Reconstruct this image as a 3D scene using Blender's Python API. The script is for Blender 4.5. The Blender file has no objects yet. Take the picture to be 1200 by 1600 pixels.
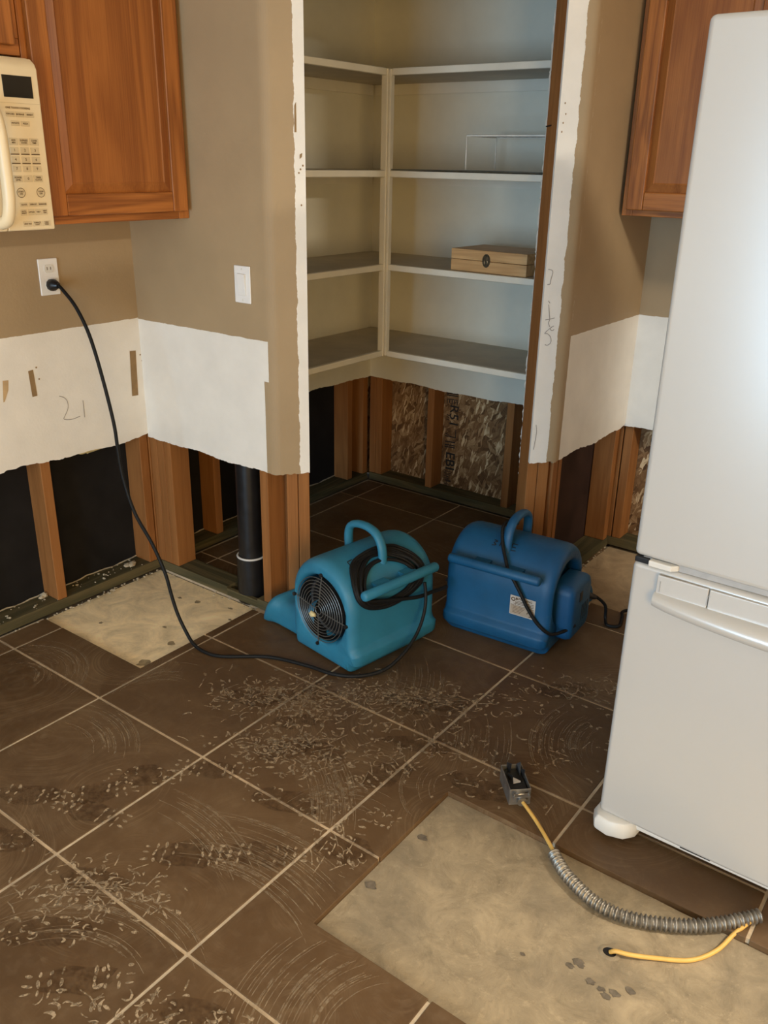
import bpy, bmesh, math, random
from mathutils import Vector, Matrix
from math import sin, cos, pi, radians as rad
random.seed(7)
SC = bpy.context.scene
COL = SC.collection

# ------------------------------------------------------------------ camera
cam_d = bpy.data.cameras.new('camera')
cam_d.sensor_fit = 'VERTICAL'; cam_d.sensor_height = 24.0
cam_d.lens = 1356.5 / 1600 * 24.0
cam_d.clip_start = 0.02
cam = bpy.data.objects.new('camera', cam_d); COL.objects.link(cam); SC.camera = cam
yaw, pit, rol = -0.634407, 0.384840, 0.020182
_f = Vector((sin(yaw)*cos(pit), cos(yaw)*cos(pit), -sin(pit)))
_r = Vector((cos(yaw), -sin(yaw), 0)); _u = _r.cross(_f)
_r2 = _r*cos(rol) + _u*sin(rol); _u2 = -_r*sin(rol) + _u*cos(rol)
M = Matrix((( _r2.x, _u2.x, -_f.x, 2.0076), (_r2.y, _u2.y, -_f.y, -1.2885), (_r2.z, _u2.z, -_f.z, 1.5292), (0, 0, 0, 1)))
cam.matrix_world = M

# ------------------------------------------------------------------ world, lights, exposure
SC.view_settings.view_transform = 'Standard'
SC.view_settings.look = 'None'
SC.view_settings.exposure = 0.0
SC.view_settings.gamma = 1.0
SC.view_settings.use_curve_mapping = False
W = bpy.data.worlds.new('sky'); SC.world = W; W.use_nodes = True
W.node_tree.nodes['Background'].inputs[0].default_value = (0.55, 0.72, 1.0, 1)
W.node_tree.nodes['Background'].inputs[1].default_value = 1.0

def area(name, loc, target, sx, sy, power, col):
    l = bpy.data.lights.new(name, 'AREA'); l.shape = 'RECTANGLE'; l.size = sx; l.size_y = sy
    l.energy = power; l.color = col
    o = bpy.data.objects.new(name, l); COL.objects.link(o); o.location = loc
    o.rotation_euler = (Vector(target) - Vector(loc)).to_track_quat('-Z', 'Y').to_euler()
    return o
# daylight through the patio door behind the camera
area('patio_daylight', (1.40, -4.10, 1.02), (1.40, 0.0, 1.02), 1.85, 1.95, 120, (0.51, 0.77, 1.0))
# made-up warm fill light, unseen on the right, added to balance the colours
area('added_warm_fill', (4.10, -2.90, 1.10), (0.0, -2.90, 1.10), 1.80, 1.90, 112, (1.0, 0.63, 0.20))
LAMP_POWER = 92
LAMP = (3.40, 0.60)

# ------------------------------------------------------------------ helpers
ORG = {}
class MB:
    """collects shapes for one mesh object (world coordinates unless the parent is rotated)"""
    def __init__(s): s.bm = bmesh.new()
    def face(s, pts):
        vs = [s.bm.verts.new(p) for p in pts]
        return s.bm.faces.new(vs)
    def box(s, a, b):
        x0, y0, z0 = a; x1, y1, z1 = b
        v = [s.bm.verts.new(p) for p in ((x0,y0,z0),(x1,y0,z0),(x1,y1,z0),(x0,y1,z0),(x0,y0,z1),(x1,y0,z1),(x1,y1,z1),(x0,y1,z1))]
        for f in ((3,2,1,0),(4,5,6,7),(0,1,5,4),(1,2,6,5),(2,3,7,6),(3,0,4,7)): s.bm.faces.new([v[i] for i in f])
        return s
    def obox(s, mat, size):
        n = len(s.bm.verts)
        hx, hy, hz = [k/2 for k in size]
        v = [s.bm.verts.new(mat @ Vector(p)) for p in ((-hx,-hy,-hz),(hx,-hy,-hz),(hx,hy,-hz),(-hx,hy,-hz),(-hx,-hy,hz),(hx,-hy,hz),(hx,hy,hz),(-hx,hy,hz))]
        for f in ((3,2,1,0),(4,5,6,7),(0,1,5,4),(1,2,6,5),(2,3,7,6),(3,0,4,7)): s.bm.faces.new([v[i] for i in f])
        return s
    def prism(s, poly, z0, z1):
        lo = [s.bm.verts.new((p[0], p[1], z0)) for p in poly]; hi = [s.bm.verts.new((p[0], p[1], z1)) for p in poly]
        n = len(poly)
        s.bm.faces.new(hi); s.bm.faces.new(lo[::-1])
        for i in range(n): s.bm.faces.new((lo[i], lo[(i+1)%n], hi[(i+1)%n], hi[i]))
        return s
    def loft(s, rings, caps=True, closed=True):
        R = [[s.bm.verts.new(p) for p in r] for r in rings]; n = len(rings[0])
        for a, b in zip(R, R[1:]):
            for i in range(n if closed else n-1):
                s.bm.faces.new((a[i], a[(i+1)%n], b[(i+1)%n], b[i]))
        if caps: s.bm.faces.new(R[0][::-1]); s.bm.faces.new(R[-1])
        return s
    def tube(s, pts, r, seg=10, closed=False, caps=True):
        pts = [Vector(p) for p in pts]; n = len(pts)
        rs = r if isinstance(r, (list, tuple)) else [r]*n
        up = None; rings = []
        for i in range(n):
            a = pts[(i-1) % n] if (closed or i > 0) else pts[i]
            b = pts[(i+1) % n] if (closed or i < n-1) else pts[i]
            t = (b-a).normalized()
            if up is None:
                up = Vector((0,0,1)) if abs(t.z) < .9 else Vector((1,0,0))
            x = t.cross(up).normalized(); up = x.cross(t).normalized()
            rings.append([pts[i] + (x*cos(2*pi*k/seg) + up*sin(2*pi*k/seg))*rs[i] for k in range(seg)])
        if closed:
            R = [[s.bm.verts.new(p) for p in q] for q in rings]
            for i in range(n):
                A, B = R[i], R[(i+1) % n]
                for k in range(seg): s.bm.faces.new((A[k], A[(k+1)%seg], B[(k+1)%seg], B[k]))
        else: s.loft(rings, caps)
        return s
    def cyl(s, p0, p1, r0, r1=None, seg=20):
        return s.tube([p0, p1], [r0, r0 if r1 is None else r1], seg)
    def ribbon(s, pts, nrm, w):
        """flat stroke of width w along pts, facing nrm"""
        pts = [Vector(p) for p in pts]; nrm = Vector(nrm); L = []
        for i, p in enumerate(pts):
            t = (pts[min(i+1, len(pts)-1)] - pts[max(i-1, 0)]).normalized()
            sd = nrm.cross(t).normalized() * w/2
            L.append((s.bm.verts.new(p-sd), s.bm.verts.new(p+sd)))
        for a, b in zip(L, L[1:]): s.bm.faces.new((a[0], b[0], b[1], a[1]))
        return s
    def text(s, txt, mat, size, bold=0.0):
        c = bpy.data.curves.new('t', 'FONT'); c.body = txt; c.size = size; c.align_x = 'CENTER'; c.align_y = 'CENTER'; c.resolution_u = 2; c.offset = bold
        o = bpy.data.objects.new('t', c); COL.objects.link(o)
        dg = bpy.context.evaluated_depsgraph_get(); me = bpy.data.meshes.new_from_object(o.evaluated_get(dg))
        me.transform(mat); s.bm.from_mesh(me)
        bpy.data.objects.remove(o); bpy.data.curves.remove(c); bpy.data.meshes.remove(me)
        return s
    def build(s, name, mat, parent=None, bevel=0, smooth=None, seg=2, mod=None, keep=False):
        me = bpy.data.meshes.new(name)
        if not keep: bmesh.ops.recalc_face_normals(s.bm, faces=s.bm.faces)
        s.bm.to_mesh(me); s.bm.free()
        if mat: me.materials.append(mat)
        o = bpy.data.objects.new(name, me); COL.objects.link(o)
        if parent is not None:
            org = ORG.get(parent.name, Vector()); ORG[o.name] = org
            me.transform(Matrix.Translation(-org)); o.parent = parent
        if smooth is not None:
            for p in me.polygons: p.use_smooth = True
            me.set_sharp_from_angle(angle=rad(smooth))
        if bevel:
            b = o.modifiers.new('bevel', 'BEVEL'); b.width = bevel; b.segments = seg; b.limit_method = 'ANGLE'; b.angle_limit = rad(40)
            for p in me.polygons: p.use_smooth = True
            me.set_sharp_from_angle(angle=rad(35))
            b.harden_normals = True
        return o

def empty(name, loc, rotz=0, local=False, parent=None):
    o = bpy.data.objects.new(name, None); COL.objects.link(o); o.empty_display_size = .1
    if parent is not None:
        o.parent = parent; ORG[o.name] = ORG.get(parent.name, Vector())
    else:
        o.location = loc; o.rotation_euler = (0, 0, rotz); ORG[o.name] = Vector() if local else Vector(loc)
    return o
def tag(o, label, cat, group=None):
    o['label'] = label; o['category'] = cat
    if group: o['group'] = group
    return o
def stuff(o): o['kind'] = 'stuff'; return o
def struct(o): o['kind'] = 'structure'; return o
def spline(P, n=8):
    P = [Vector(p) for p in P]; out = []
    for i in range(len(P)-1):
        a = P[max(i-1, 0)]; b = P[i]; c = P[i+1]; d = P[min(i+2, len(P)-1)]
        for k in range(n):
            t = k/n
            out.append(.5*((2*b) + (c-a)*t + (2*a-5*b+4*c-d)*t*t + (3*b-a-3*c+d)*t**3))
    out.append(P[-1]); return out

# ------------------------------------------------------------------ materials
class NT:
    def __init__(s, name):
        s.m = bpy.data.materials.new(name); s.m.use_nodes = True; s.t = s.m.node_tree
        s.b = s.t.nodes['Principled BSDF']
    def n(s, typ, ins=None, **kw):
        x = s.t.nodes.new(typ)
        for k, v in kw.items(): setattr(x, k, v)
        for k, v in (ins or {}).items(): s.set(x.inputs[k], v)
        return x
    def set(s, sock, v):
        if isinstance(v, bpy.types.NodeSocket): s.t.links.new(v, sock)
        elif isinstance(v, bpy.types.Node): s.t.links.new(v.outputs[0], sock)
        else:
            if isinstance(v, tuple) and len(v) == 3 and sock.type == 'RGBA': v = v + (1,)
            sock.default_value = v
    def math(s, op, a, b=0.0, c=0.0, clamp=False):
        x = s.n('ShaderNodeMath', operation=op, use_clamp=clamp); s.set(x.inputs[0], a); s.set(x.inputs[1], b); s.set(x.inputs[2], c); return x.outputs[0]
    def coord(s, scale=(1,1,1), which='Object', rot=(0,0,0), jitter=False):
        tc = s.n('ShaderNodeTexCoord').outputs[which]
        mp = s.n('ShaderNodeMapping', {'Vector': tc, 'Scale': scale, 'Rotation': rot})
        if jitter:
            oi = s.n('ShaderNodeObjectInfo').outputs['Random']
            cb = s.n('ShaderNodeCombineXYZ', {'X': s.math('MULTIPLY', oi, 37.0), 'Y': s.math('MULTIPLY', oi, 91.0), 'Z': s.math('MULTIPLY', oi, 17.0)})
            s.set(mp.inputs['Location'], cb.outputs[0])
        return mp.outputs[0]
    def noise(s, vec, scale, detail=4, rough=.55, dist=0.0):
        return s.n('ShaderNodeTexNoise', {'Vector': vec, 'Scale': scale, 'Detail': detail, 'Roughness': rough, 'Distortion': dist}).outputs[0]
    def ramp(s, fac, stops, interp='LINEAR'):
        r = s.n('ShaderNodeValToRGB', {'Fac': fac}); cr = r.color_ramp; cr.interpolation = interp
        while len(cr.elements) > 1: cr.elements.remove(cr.elements[-1])
        for i, (p, c) in enumerate(stops):
            e = cr.elements[0] if i == 0 else cr.elements.new(p)
            e.position = p; c = (c,c,c) if isinstance(c, (int, float)) else c; e.color = (*c, 1)
        return r.outputs[0]
    def mix(s, fac, a, b, typ='MIX'):
        x = s.n('ShaderNodeMix', data_type='RGBA', blend_type=typ); s.set(x.inputs[0], fac); s.set(x.inputs[6], a); s.set(x.inputs[7], b); return x.outputs[2]
    def bump(s, h, strength=.3, dist=.002):
        s.set(s.b.inputs['Normal'], s.n('ShaderNodeBump', {'Height': h, 'Strength': strength, 'Distance': dist}).outputs[0])
    def fin(s, color=None, rough=None, metal=None, spec=None, **kw):
        if color is not None: s.set(s.b.inputs['Base Color'], color)
        if rough is not None: s.set(s.b.inputs['Roughness'], rough)
        if metal is not None: s.set(s.b.inputs['Metallic'], metal)
        if spec is not None: s.set(s.b.inputs['Specular IOR Level'], spec)
        return s.m
def dark(c, k): return tuple(v*k for v in c)

def plain(name, c, rough=.5, metal=0, var=.12, scale=25, bump=.05, spec=.5):
    t = NT(name); v = t.coord(); nz = t.noise(v, scale)
    if bump: t.bump(t.noise(v, scale*6, 2), bump, .001)
    return t.fin(t.ramp(nz, [(.3, dark(c, 1-var)), (.7, dark(c, 1+var))]), (t.ramp(nz, [(.3, max(rough-.06, .02)), (.7, min(rough+.06, 1))]) if var else rough), metal, spec)
def wood(name, c_dark, c_light, axis='Z', rough=.5, fine=1.0, contrast=1.0, spec=.4):
    t = NT(name)
    st = {'X': (1.2, 14, 14), 'Y': (14, 1.2, 14), 'Z': (14, 14, 1.2)}[axis]
    v = t.coord(st, jitter=True)
    big = t.noise(v, 1.1*fine, 3, .5, .6)
    rings = t.math('SINE', t.math('MULTIPLY', big, 34.0))
    rings = t.math('MULTIPLY_ADD', rings, .5, .5)
    st2 = {'X': (3, 190, 190), 'Y': (190, 3, 190), 'Z': (190, 190, 3)}[axis]
    fin = t.noise(t.coord(st2, jitter=True), 1.6, 3, .6)
    f = t.math('ADD', t.math('MULTIPLY', rings, .5*contrast), t.math('MULTIPLY', fin, .75), clamp=True)
    col = t.ramp(f, [(.15, c_dark), (.55, tuple((a+b)/2 for a, b in zip(c_dark, c_light))), (.95, c_light)])
    t.bump(fin, .12, .001)
    return t.fin(col, rough, 0, spec)

PAINT = (.37, .268, .155); PAPER = (.80, .765, .70)
def drywall_mat(name, cond):
    """cond(t, pos) -> socket 0..1 where 1 is beige paint and 0 bare paper"""
    t = NT(name); g = t.n('ShaderNodeNewGeometry').outputs['Position']
    sep = t.n('ShaderNodeSeparateXYZ', {0: g})
    wob = t.math('MULTIPLY', t.math('SUBTRACT', t.noise(g, 21, 6, .68), .5), .020)
    m = cond(t, sep.outputs[0], sep.outputs[1], sep.outputs[2], wob)
    nz = t.noise(g, 5, 3)
    pa = t.ramp(nz, [(.3, dark(PAINT, .95)), (.7, dark(PAINT, 1.05))])
    pp = t.ramp(t.noise(g, 9, 5), [(.3, dark(PAPER, .94)), (.7, dark(PAPER, 1.03))])
    t.bump(t.math('ADD', t.noise(g, 120, 3), t.math('MULTIPLY', m, .6)), .22, .0018)
    return t.fin(t.mix(m, pp, pa), .62, 0, .3)
def gt(t, a, b): return t.math('GREATER_THAN', a, b)
def mx(t, a, b): return t.math('MAXIMUM', a, b)
def sA(t, x, y):   # distance along the diagonal wall
    return t.math('ADD', t.math('MULTIPLY', t.math('SUBTRACT', x, .095), .676), t.math('MULTIPLY', t.math('SUBTRACT', y, .695), .737))
m_dwA = drywall_mat('drywall_left', lambda t, x, y, z, w: gt(t, t.math('ADD', z, t.math('MULTIPLY', w, .4)), .993))
def _cB(t, x, y, z, w):
    up = gt(t, t.math('ADD', z, t.math('MULTIPLY', w, .4)), .990)
    lim = t.math('ADD', .058, t.math('MULTIPLY', gt(t, z, .86), .020))
    pt = mx(t, up, gt(t, t.math('ADD', x, t.math('MULTIPLY', w, .15)), lim))
    return t.math('MULTIPLY', pt, t.math('LESS_THAN', t.math('ADD', sA(t, x, y), w), .083))
m_dwB = drywall_mat('drywall_stub_left', _cB)
def _cC(t, x, y, z, w):
    onC = gt(t, y, 1.452); up = gt(t, t.math('ADD', z, t.math('MULTIPLY', w, .4)), .99)
    a = t.math('MULTIPLY', onC, up)
    s = gt(t, t.math('ADD', sA(t, x, y), w), .952)
    b = t.math('MULTIPLY', s, t.math('SUBTRACT', 1.0, gt(t, t.math('ADD', y, t.math('MULTIPLY', w, .3)), 1.452)))
    return mx(t, a, b)
m_dwC = drywall_mat('drywall_stub_right', _cC)
m_dwP = drywall_mat('drywall_pantry', lambda t, x, y, z, w: gt(t, t.math('MULTIPLY', gt(t, x, .70), t.math('ADD', z, t.math('MULTIPLY', w, .4))), .99))
PANTRY = (.70, .675, .575)
m_pantry = plain('pantry_wall_paint', PANTRY, .7, 0, .04, 8, .1, .25)
m_room = plain('room_paint', (.52, .42, .30), .7, 0, .05, 6, .1, .25)
m_ceil = plain('ceiling_paint', (.84, .82, .77), .8, 0, .03, 30, .3, .2)
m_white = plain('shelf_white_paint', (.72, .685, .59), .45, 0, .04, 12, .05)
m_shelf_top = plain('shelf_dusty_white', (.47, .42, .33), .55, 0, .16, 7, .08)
m_stud = wood('framing_lumber', (.215, .083, .023), (.375, .162, .050), 'Z', .65, .6, .45, .25)
m_stud_h = wood('framing_lumber_flat', (.34, .15, .05), (.60, .30, .11), 'X', .65, .6, .7, .25)
m_plateX = wood('treated_plate', (.040, .040, .020), (.135, .105, .050), 'X', .8, .7, .8, .2)
m_plateY = wood('treated_plate_side', (.040, .040, .020), (.135, .105, .050), 'Y', .8, .7, .8, .2)
m_black = plain('black_sheathing', (.012, .011, .011), .85, 0, .3, 12, .1, .2)
m_brown = plain('dark_hardboard', (.045, .025, .020), .75, 0, .35, 7, .1, .2)
OK1, OK2 = (.165, .048, .0095), (.47, .170, .038)
m_oak = wood('oak_vertical', OK1, OK2, 'Z', .38, 1.0, .75)
m_oakp = wood('oak_panel', dark(OK1, 1.15), dark(OK2, .9), 'Z', .38, .55, .6)
m_oakh = wood('oak_rail', OK1, OK2, 'Y', .38, 1.0, .75)
m_oakx = wood('oak_rail_back', OK1, OK2, 'X', .38, 1.0, .75)
m_pinebox = wood('pine_box', (.42, .24, .10), (.66, .42, .20), 'X', .5, .9, .8)
m_fridge = plain('fridge_enamel', (.535, .525, .50), .26, 0, 0, 40, .0, 1.0); m_fridge.node_tree.nodes['Principled BSDF'].inputs['IOR'].default_value = 1.72
m_fr_pl = plain('fridge_plastic', (.70, .685, .64), .4, 0, .02, 30, .03)
m_gasket = plain('grey_gasket', (.38, .38, .38), .6)
m_blackp = plain('black_plastic', (.012, .012, .013), .38, 0, .2, 40, .05)
m_cord = plain('black_rubber', (.008, .008, .008), .6, 0, .2, 60, .05, .25)
m_bisque = plain('bisque_plastic', (.78, .65, .43), .38, 0, .03, 20, .02)
m_bisq2 = plain('bisque_button', (.62, .51, .33), .42, 0, .03, 20, .02)
m_ink = plain('brown_print', (.10, .055, .02), .7)
m_inkb = plain('black_ink', (.012, .011, .010), .8, 0, .3, 60, 0)
m_pencil = plain('pencil_graphite', (.30, .27, .25), .7, 0, .2, 60, 0)
m_display = plain('dark_display', (.008, .008, .007), .15, 0, .1, 20, 0)
m_plate = plain('white_switch_plastic', (.80, .79, .77), .35, 0, .02, 20, 0)
m_abs = plain('black_pipe', (.010, .010, .011), .35, 0, .2, 30, .05)
m_ring = plain('pale_cement', (.60, .58, .55), .6)
m_steel = plain('galvanised_steel', (.34, .335, .32), .45, .9, .2, 40, .1)
m_flex = plain('flexible_conduit_metal', (.30, .275, .235), .46, .85, .22, 30, .05)
m_yel = plain('yellow_sheath', (.66, .40, .10), .5, 0, .12, 30, .03)
m_wire = plain('white_coated_wire', (.74, .72, .66), .4)
m_liner = plain('dark_shelf_liner', (.055, .06, .055), .35)
m_foam = plain('cream_foam', (.62, .52, .27), .9, 0, .2, 40, .5)
m_crumb = plain('plaster_crumb', (.44, .37, .26), .9, 0, .2, 60, .3)
m_sticker = plain('sticker_paper', (.50, .46, .41), .6, 0, .06, 30, 0)
m_tag = plain('sticker_tan', (.40, .32, .24), .6, 0, .1, 30, 0)
m_slot = plain('brown_paper_cut', (.27, .17, .075), .8, 0, .15, 40, .1)
m_glass_lamp = NT('lamp_glass').fin((.9, .85, .75), .4)

def blue(name, c):
    t = NT(name); v = t.coord()
    a = t.noise(v, 9, 4); g = t.noise(v, 60, 4, .7)
    base = t.ramp(a, [(.3, dark(c, .86)), (.7, dark(c, 1.12))])
    scuff = t.ramp(g, [(.66, 0.0), (.74, 1.0)])
    col = t.mix(t.math('MULTIPLY', scuff, .35), base, (.16, .20, .22))
    t.bump(t.noise(v, 220, 3), .12, .001)
    return t.fin(col, t.ramp(g, [(.3, .42), (.7, .58)]), 0, .45)
m_blue1 = blue('teal_blue_plastic', (.026, .185, .300))
m_blue2 = blue('deep_blue_plastic', (.006, .078, .185))

def mat_osb():
    t = NT('oriented_strand_board')
    g = t.n('ShaderNodeTexCoord').outputs['Object']
    wob = t.n('ShaderNodeVectorMath', {0: t.n('ShaderNodeTexNoise', {'Vector': g, 'Scale': 24.0, 'Detail': 2.0}).outputs[1], 1: (.022, 0, .022)}, operation='MULTIPLY').outputs[0]
    gw = t.n('ShaderNodeVectorMath', {0: g, 1: wob}, operation='ADD').outputs[0]
    def layer(scale, off, rot, st):
        rg = t.n('ShaderNodeVectorRotate', {'Vector': gw, 'Axis': (0, 1, 0), 'Angle': rot}, rotation_type='AXIS_ANGLE').outputs[0]
        mp = t.n('ShaderNodeMapping', {'Vector': rg, 'Scale': (scale*st, 1, scale), 'Location': (off, 0, off)}).outputs[0]
        c = t.n('ShaderNodeTexVoronoi', {'Vector': mp, 'Scale': 1.0}).outputs['Color']
        sp = t.n('ShaderNodeSeparateXYZ', {0: c})
        ang = t.math('MULTIPLY_ADD', sp.outputs[1], 2.4, -1.2)
        rv = t.n('ShaderNodeVectorRotate', {'Vector': g, 'Axis': (0, 1, 0), 'Angle': ang}, rotation_type='AXIS_ANGLE').outputs[0]
        gr = t.noise(t.n('ShaderNodeMapping', {'Vector': rv, 'Scale': (150, 10, 11)}).outputs[0], 1.0, 3, .6)
        return t.math('ADD', t.math('MULTIPLY', sp.outputs[0], .55), t.math('MULTIPLY', gr, .5)), sp.outputs[2]
    a, pa = layer(14, 0, .75, 3.0); b, pb = layer(17, 4.2, -.85, 3.6); c, pc = layer(20, 9.4, -.25, 6.0)
    def mixf(fac, x, y): return t.math('ADD', x, t.math('MULTIPLY', fac, t.math('SUBTRACT', y, x)))
    f = mixf(gt(t, pb, .55), a, b); f = mixf(gt(t, pc, .66), f, t.math('ADD', c, .16))
    col = t.ramp(f, [(.15, (.070, .032, .012)), (.42, (.175, .090, .036)), (.62, (.260, .148, .066)), (.80, (.42, .275, .140)), (.95, (.66, .50, .30))])
    t.bump(f, .5, .003)
    return t.fin(col, .7, 0, .25)
m_osb = mat_osb()

def mat_tile():
    t = NT('brown_ceramic_tile'); g = t.n('ShaderNodeNewGeometry').outputs['Position']
    oi = t.n('ShaderNodeObjectInfo').outputs['Random']
    big = t.noise(g, 4.5, 5, .6, .4); fin = t.noise(g, 34, 4, .65)
    base = t.ramp(big, [(.25, (.064, .033, .0135)), (.5, (.102, .056, .024)), (.78, (.155, .091, .042))])
    base = t.mix(.40, base, t.ramp(oi, [(0, (.074, .040, .017)), (1, (.130, .075, .034))]))
    # dried wipe arcs of pale dust
    wn = t.n('ShaderNodeVectorMath', {0: t.n('ShaderNodeTexNoise', {'Vector': g, 'Scale': 2.0, 'Detail': 1.0}).outputs[1], 1: (.28, .28, .0)}, operation='MULTIPLY').outputs[0]
    wv = t.n('ShaderNodeVectorMath', {0: g, 1: wn}, operation='ADD').outputs[0]
    f = 0.0
    for sc, off in ((2.1, 0.0), (3.0, 5.3)):
        vn = t.n('ShaderNodeTexVoronoi', {'Vector': t.n('ShaderNodeMapping', {'Vector': wv, 'Location': (off, off*.7, 0)}).outputs[0], 'Scale': sc})
        vd = vn.outputs['Distance']; cx = t.n('ShaderNodeSeparateXYZ', {0: vn.outputs['Color']}).outputs[0]
        ring = t.noise(t.n('ShaderNodeCombineXYZ', {'X': t.math('MULTIPLY', vd, 95.0), 'Y': t.math('MULTIPLY', t.noise(g, 5, 2), 4.0), 'Z': t.math('MULTIPLY', cx, 50.0)}).outputs[0], 1.0, 4, .75)
        ring = t.ramp(ring, [(.45, 0.0), (.75, 1.0)])
        msk = t.ramp(t.math('ADD', t.math('MULTIPLY', t.noise(g, 4.2+off, 3), .7), t.math('MULTIPLY', cx, .3)), [(.44, 0.0), (.66, 1.0)])
        edge = t.ramp(vd, [(.10, 0.0), (.22, 1.0), (.55, 1.0), (.8, 0.0)])
        f = t.math('MAXIMUM', f, t.math('MULTIPLY', t.math('MULTIPLY', ring, msk), edge))
    f = t.math('MULTIPLY', f, .40)
    col = t.mix(f, base, (.33, .235, .135))
    haze = t.ramp(t.noise(g, 6.5, 5, .65), [(.48, 0.0), (.72, 1.0)])
    col = t.mix(t.math('MULTIPLY', haze, .16), col, (.30, .21, .12))
    col = t.mix(t.math('MULTIPLY', t.ramp(fin, [(.5, 0.0), (.8, 1.0)]), .13), col, (.33, .235, .14))
    t.bump(t.math('ADD', big, t.math('MULTIPLY', fin, .25)), .25, .003)
    return t.fin(col, t.ramp(fin, [(.3, .42), (.7, .62)]), 0, .35)
m_tile = mat_tile()
def mat_conc(name, c, dk, sp, gs=1.0):
    t = NT(name); g = t.n('ShaderNodeNewGeometry').outputs['Position']
    a = t.noise(g, 7*gs, 7, .72, .8); b = t.noise(g, 30*gs, 6, .72); e = t.noise(g, 2.4*gs, 3, .6)
    col = t.ramp(a, [(.28, dark(c, .62)), (.46, dark(c, .92)), (.55, dark(c, 1.05)), (.72, dark(c, 1.3))])
    col = t.mix(t.math('MULTIPLY', t.ramp(b, [(.56, 0.0), (.68, 1.0)]), sp), col, dark(c, 1.5))
    col = t.mix(t.math('MULTIPLY', t.ramp(b, [(.32, 1.0), (.44, 0.0)]), sp*.8), col, dark(c, .6))
    col = t.mix(t.math('MULTIPLY', t.ramp(e, [(.40, 1.0), (.55, 0.0)]), dk), col, (c[0]*.5, c[1]*.52, c[2]*.58))
    t.bump(t.math('ADD', a, t.math('MULTIPLY', b, .4)), .35, .004)
    return t.fin(col, .85, 0, .2)
m_thinset = mat_conc('pale_thinset', (.92, .74, .46), .06, .05)
m_conc = mat_conc('bare_slab', (.325, .258, .165), .40, .50, 1.7)
m_slab = mat_conc('slab_edge', (.22, .17, .11), .4, .2)
m_grout = mat_conc('cream_grout', (.58, .45, .30), .60, .1, 1.3)
m_patchR = mat_conc('dusty_slab', (.42, .31, .19), .2, .1)
def mat_residue(nm='dried_dust_residue', lo=.05, hi=.85):
    t = NT(nm); g = t.n('ShaderNodeNewGeometry').outputs['Position']
    a = t.ramp(t.noise(g, 70, 3, .7), [(.36, lo), (.62, hi)])
    t.set(t.b.inputs['Alpha'], a)
    return t.fin((.47, .36, .235), .9, 0, .1)
m_res = mat_residue(); m_res2 = mat_residue('faint_dust_streak', .0, .42)

# ------------------------------------------------------------------ plan of the room (metres)
XA, YB, XC, YD = -.557, .695, .76, 2.06        # drywall faces: left wall, left stub, right stub, back wall
DG0, DD = Vector((.095, .695)), Vector((.676, .737)); DN = Vector((.737, -.676))
def dg(s, off=0): p = DG0 + DD*s + DN*off; return (p.x, p.y)
CEIL = 2.44
T = .0127
rnd = random.Random(3)

def wallstrip(path, z0f, z1, th=T, jag=.0017, step=.007):
    """drywall sheet along a plan path; front face on the path, thickness to the left; ragged bottom"""
    P = [Vector(p) for p in path]; pts = []
    for a, b in zip(P, P[1:]):
        n = max(1, int((b-a).length/step))
        pts += [a.lerp(b, k/n) for k in range(n)]
    pts.append(P[-1]); mb = MB(); bm = mb.bm; rows = []; s = 0
    jz = 0
    for i, p in enumerate(pts):
        t = (pts[min(i+1, len(pts)-1)] - pts[max(i-1, 0)]).normalized(); nn = Vector((-t.y, t.x))
        if i: s += (p-pts[i-1]).length
        jz = .6*jz + rnd.uniform(-jag, jag)*(1.0 if rnd.random() > .08 else 2.4)
        z0 = z0f(s, p) + jz; q = p + nn*th
        rows.append([bm.verts.new(v) for v in ((p.x, p.y, z0), (p.x, p.y, z1), (q.x, q.y, z1), (q.x, q.y, z0 + rnd.uniform(-.003, .003)))])
    for a, b in zip(rows, rows[1:]):
        for k in range(4): bm.faces.new((a[k], b[k], b[(k+1) % 4], a[(k+1) % 4]))
    bm.faces.new(rows[0]); bm.faces.new(rows[-1][::-1])
    return mb
def arc(c, r, a0, a1, n=8): return [(c[0]+r*cos(a0+(a1-a0)*k/n), c[1]+r*sin(a0+(a1-a0)*k/n)) for k in range(n+1)]
def corner(p, d0, d1, r, n=7):
    """rounded plan corner at p between incoming dir d0 and outgoing d1"""
    p = Vector(p); d0 = Vector(d0).normalized(); d1 = Vector(d1).normalized()
    th = d0.angle(d1); L = r*math.tan(th/2); a = p-d0*L; b = p+d1*L
    out = []
    for k in range(n+1):
        t = k/n; out.append((a*(1-t)**2 + p*2*t*(1-t) + b*t*t)[:])
    return out

# ------------------------------------------------------------------ floor
floor = struct(MB().box((-.70, -4.25, -.10), (4.3, 2.25, -.0165)).build('floor', m_slab))
ORG['floor'] = Vector()
PATCH = [(-.575, .183, -.036, .712), (1.068, -.236, 3.4, .297), (.748, 1.52, 2.6, 2.10)]
S = .457
def cells(x0, y0, x1, y1, holes):
    xs = sorted({x0, x1} | {min(max(h[k], x0), x1) for h in holes for k in (0, 2)})
    ys = sorted({y0, y1} | {min(max(h[k], y0), y1) for h in holes for k in (1, 3)})
    keep = {}
    for i in range(len(xs)-1):
        for j in range(len(ys)-1):
            cx, cy = (xs[i]+xs[i+1])/2, (ys[j]+ys[j+1])/2
            if xs[i+1]-xs[i] < 1e-6 or ys[j+1]-ys[j] < 1e-6: continue
            if not any(h[0] < cx < h[2] and h[1] < cy < h[3] for h in holes): keep[i, j] = 1
    return xs, ys, keep
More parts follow.
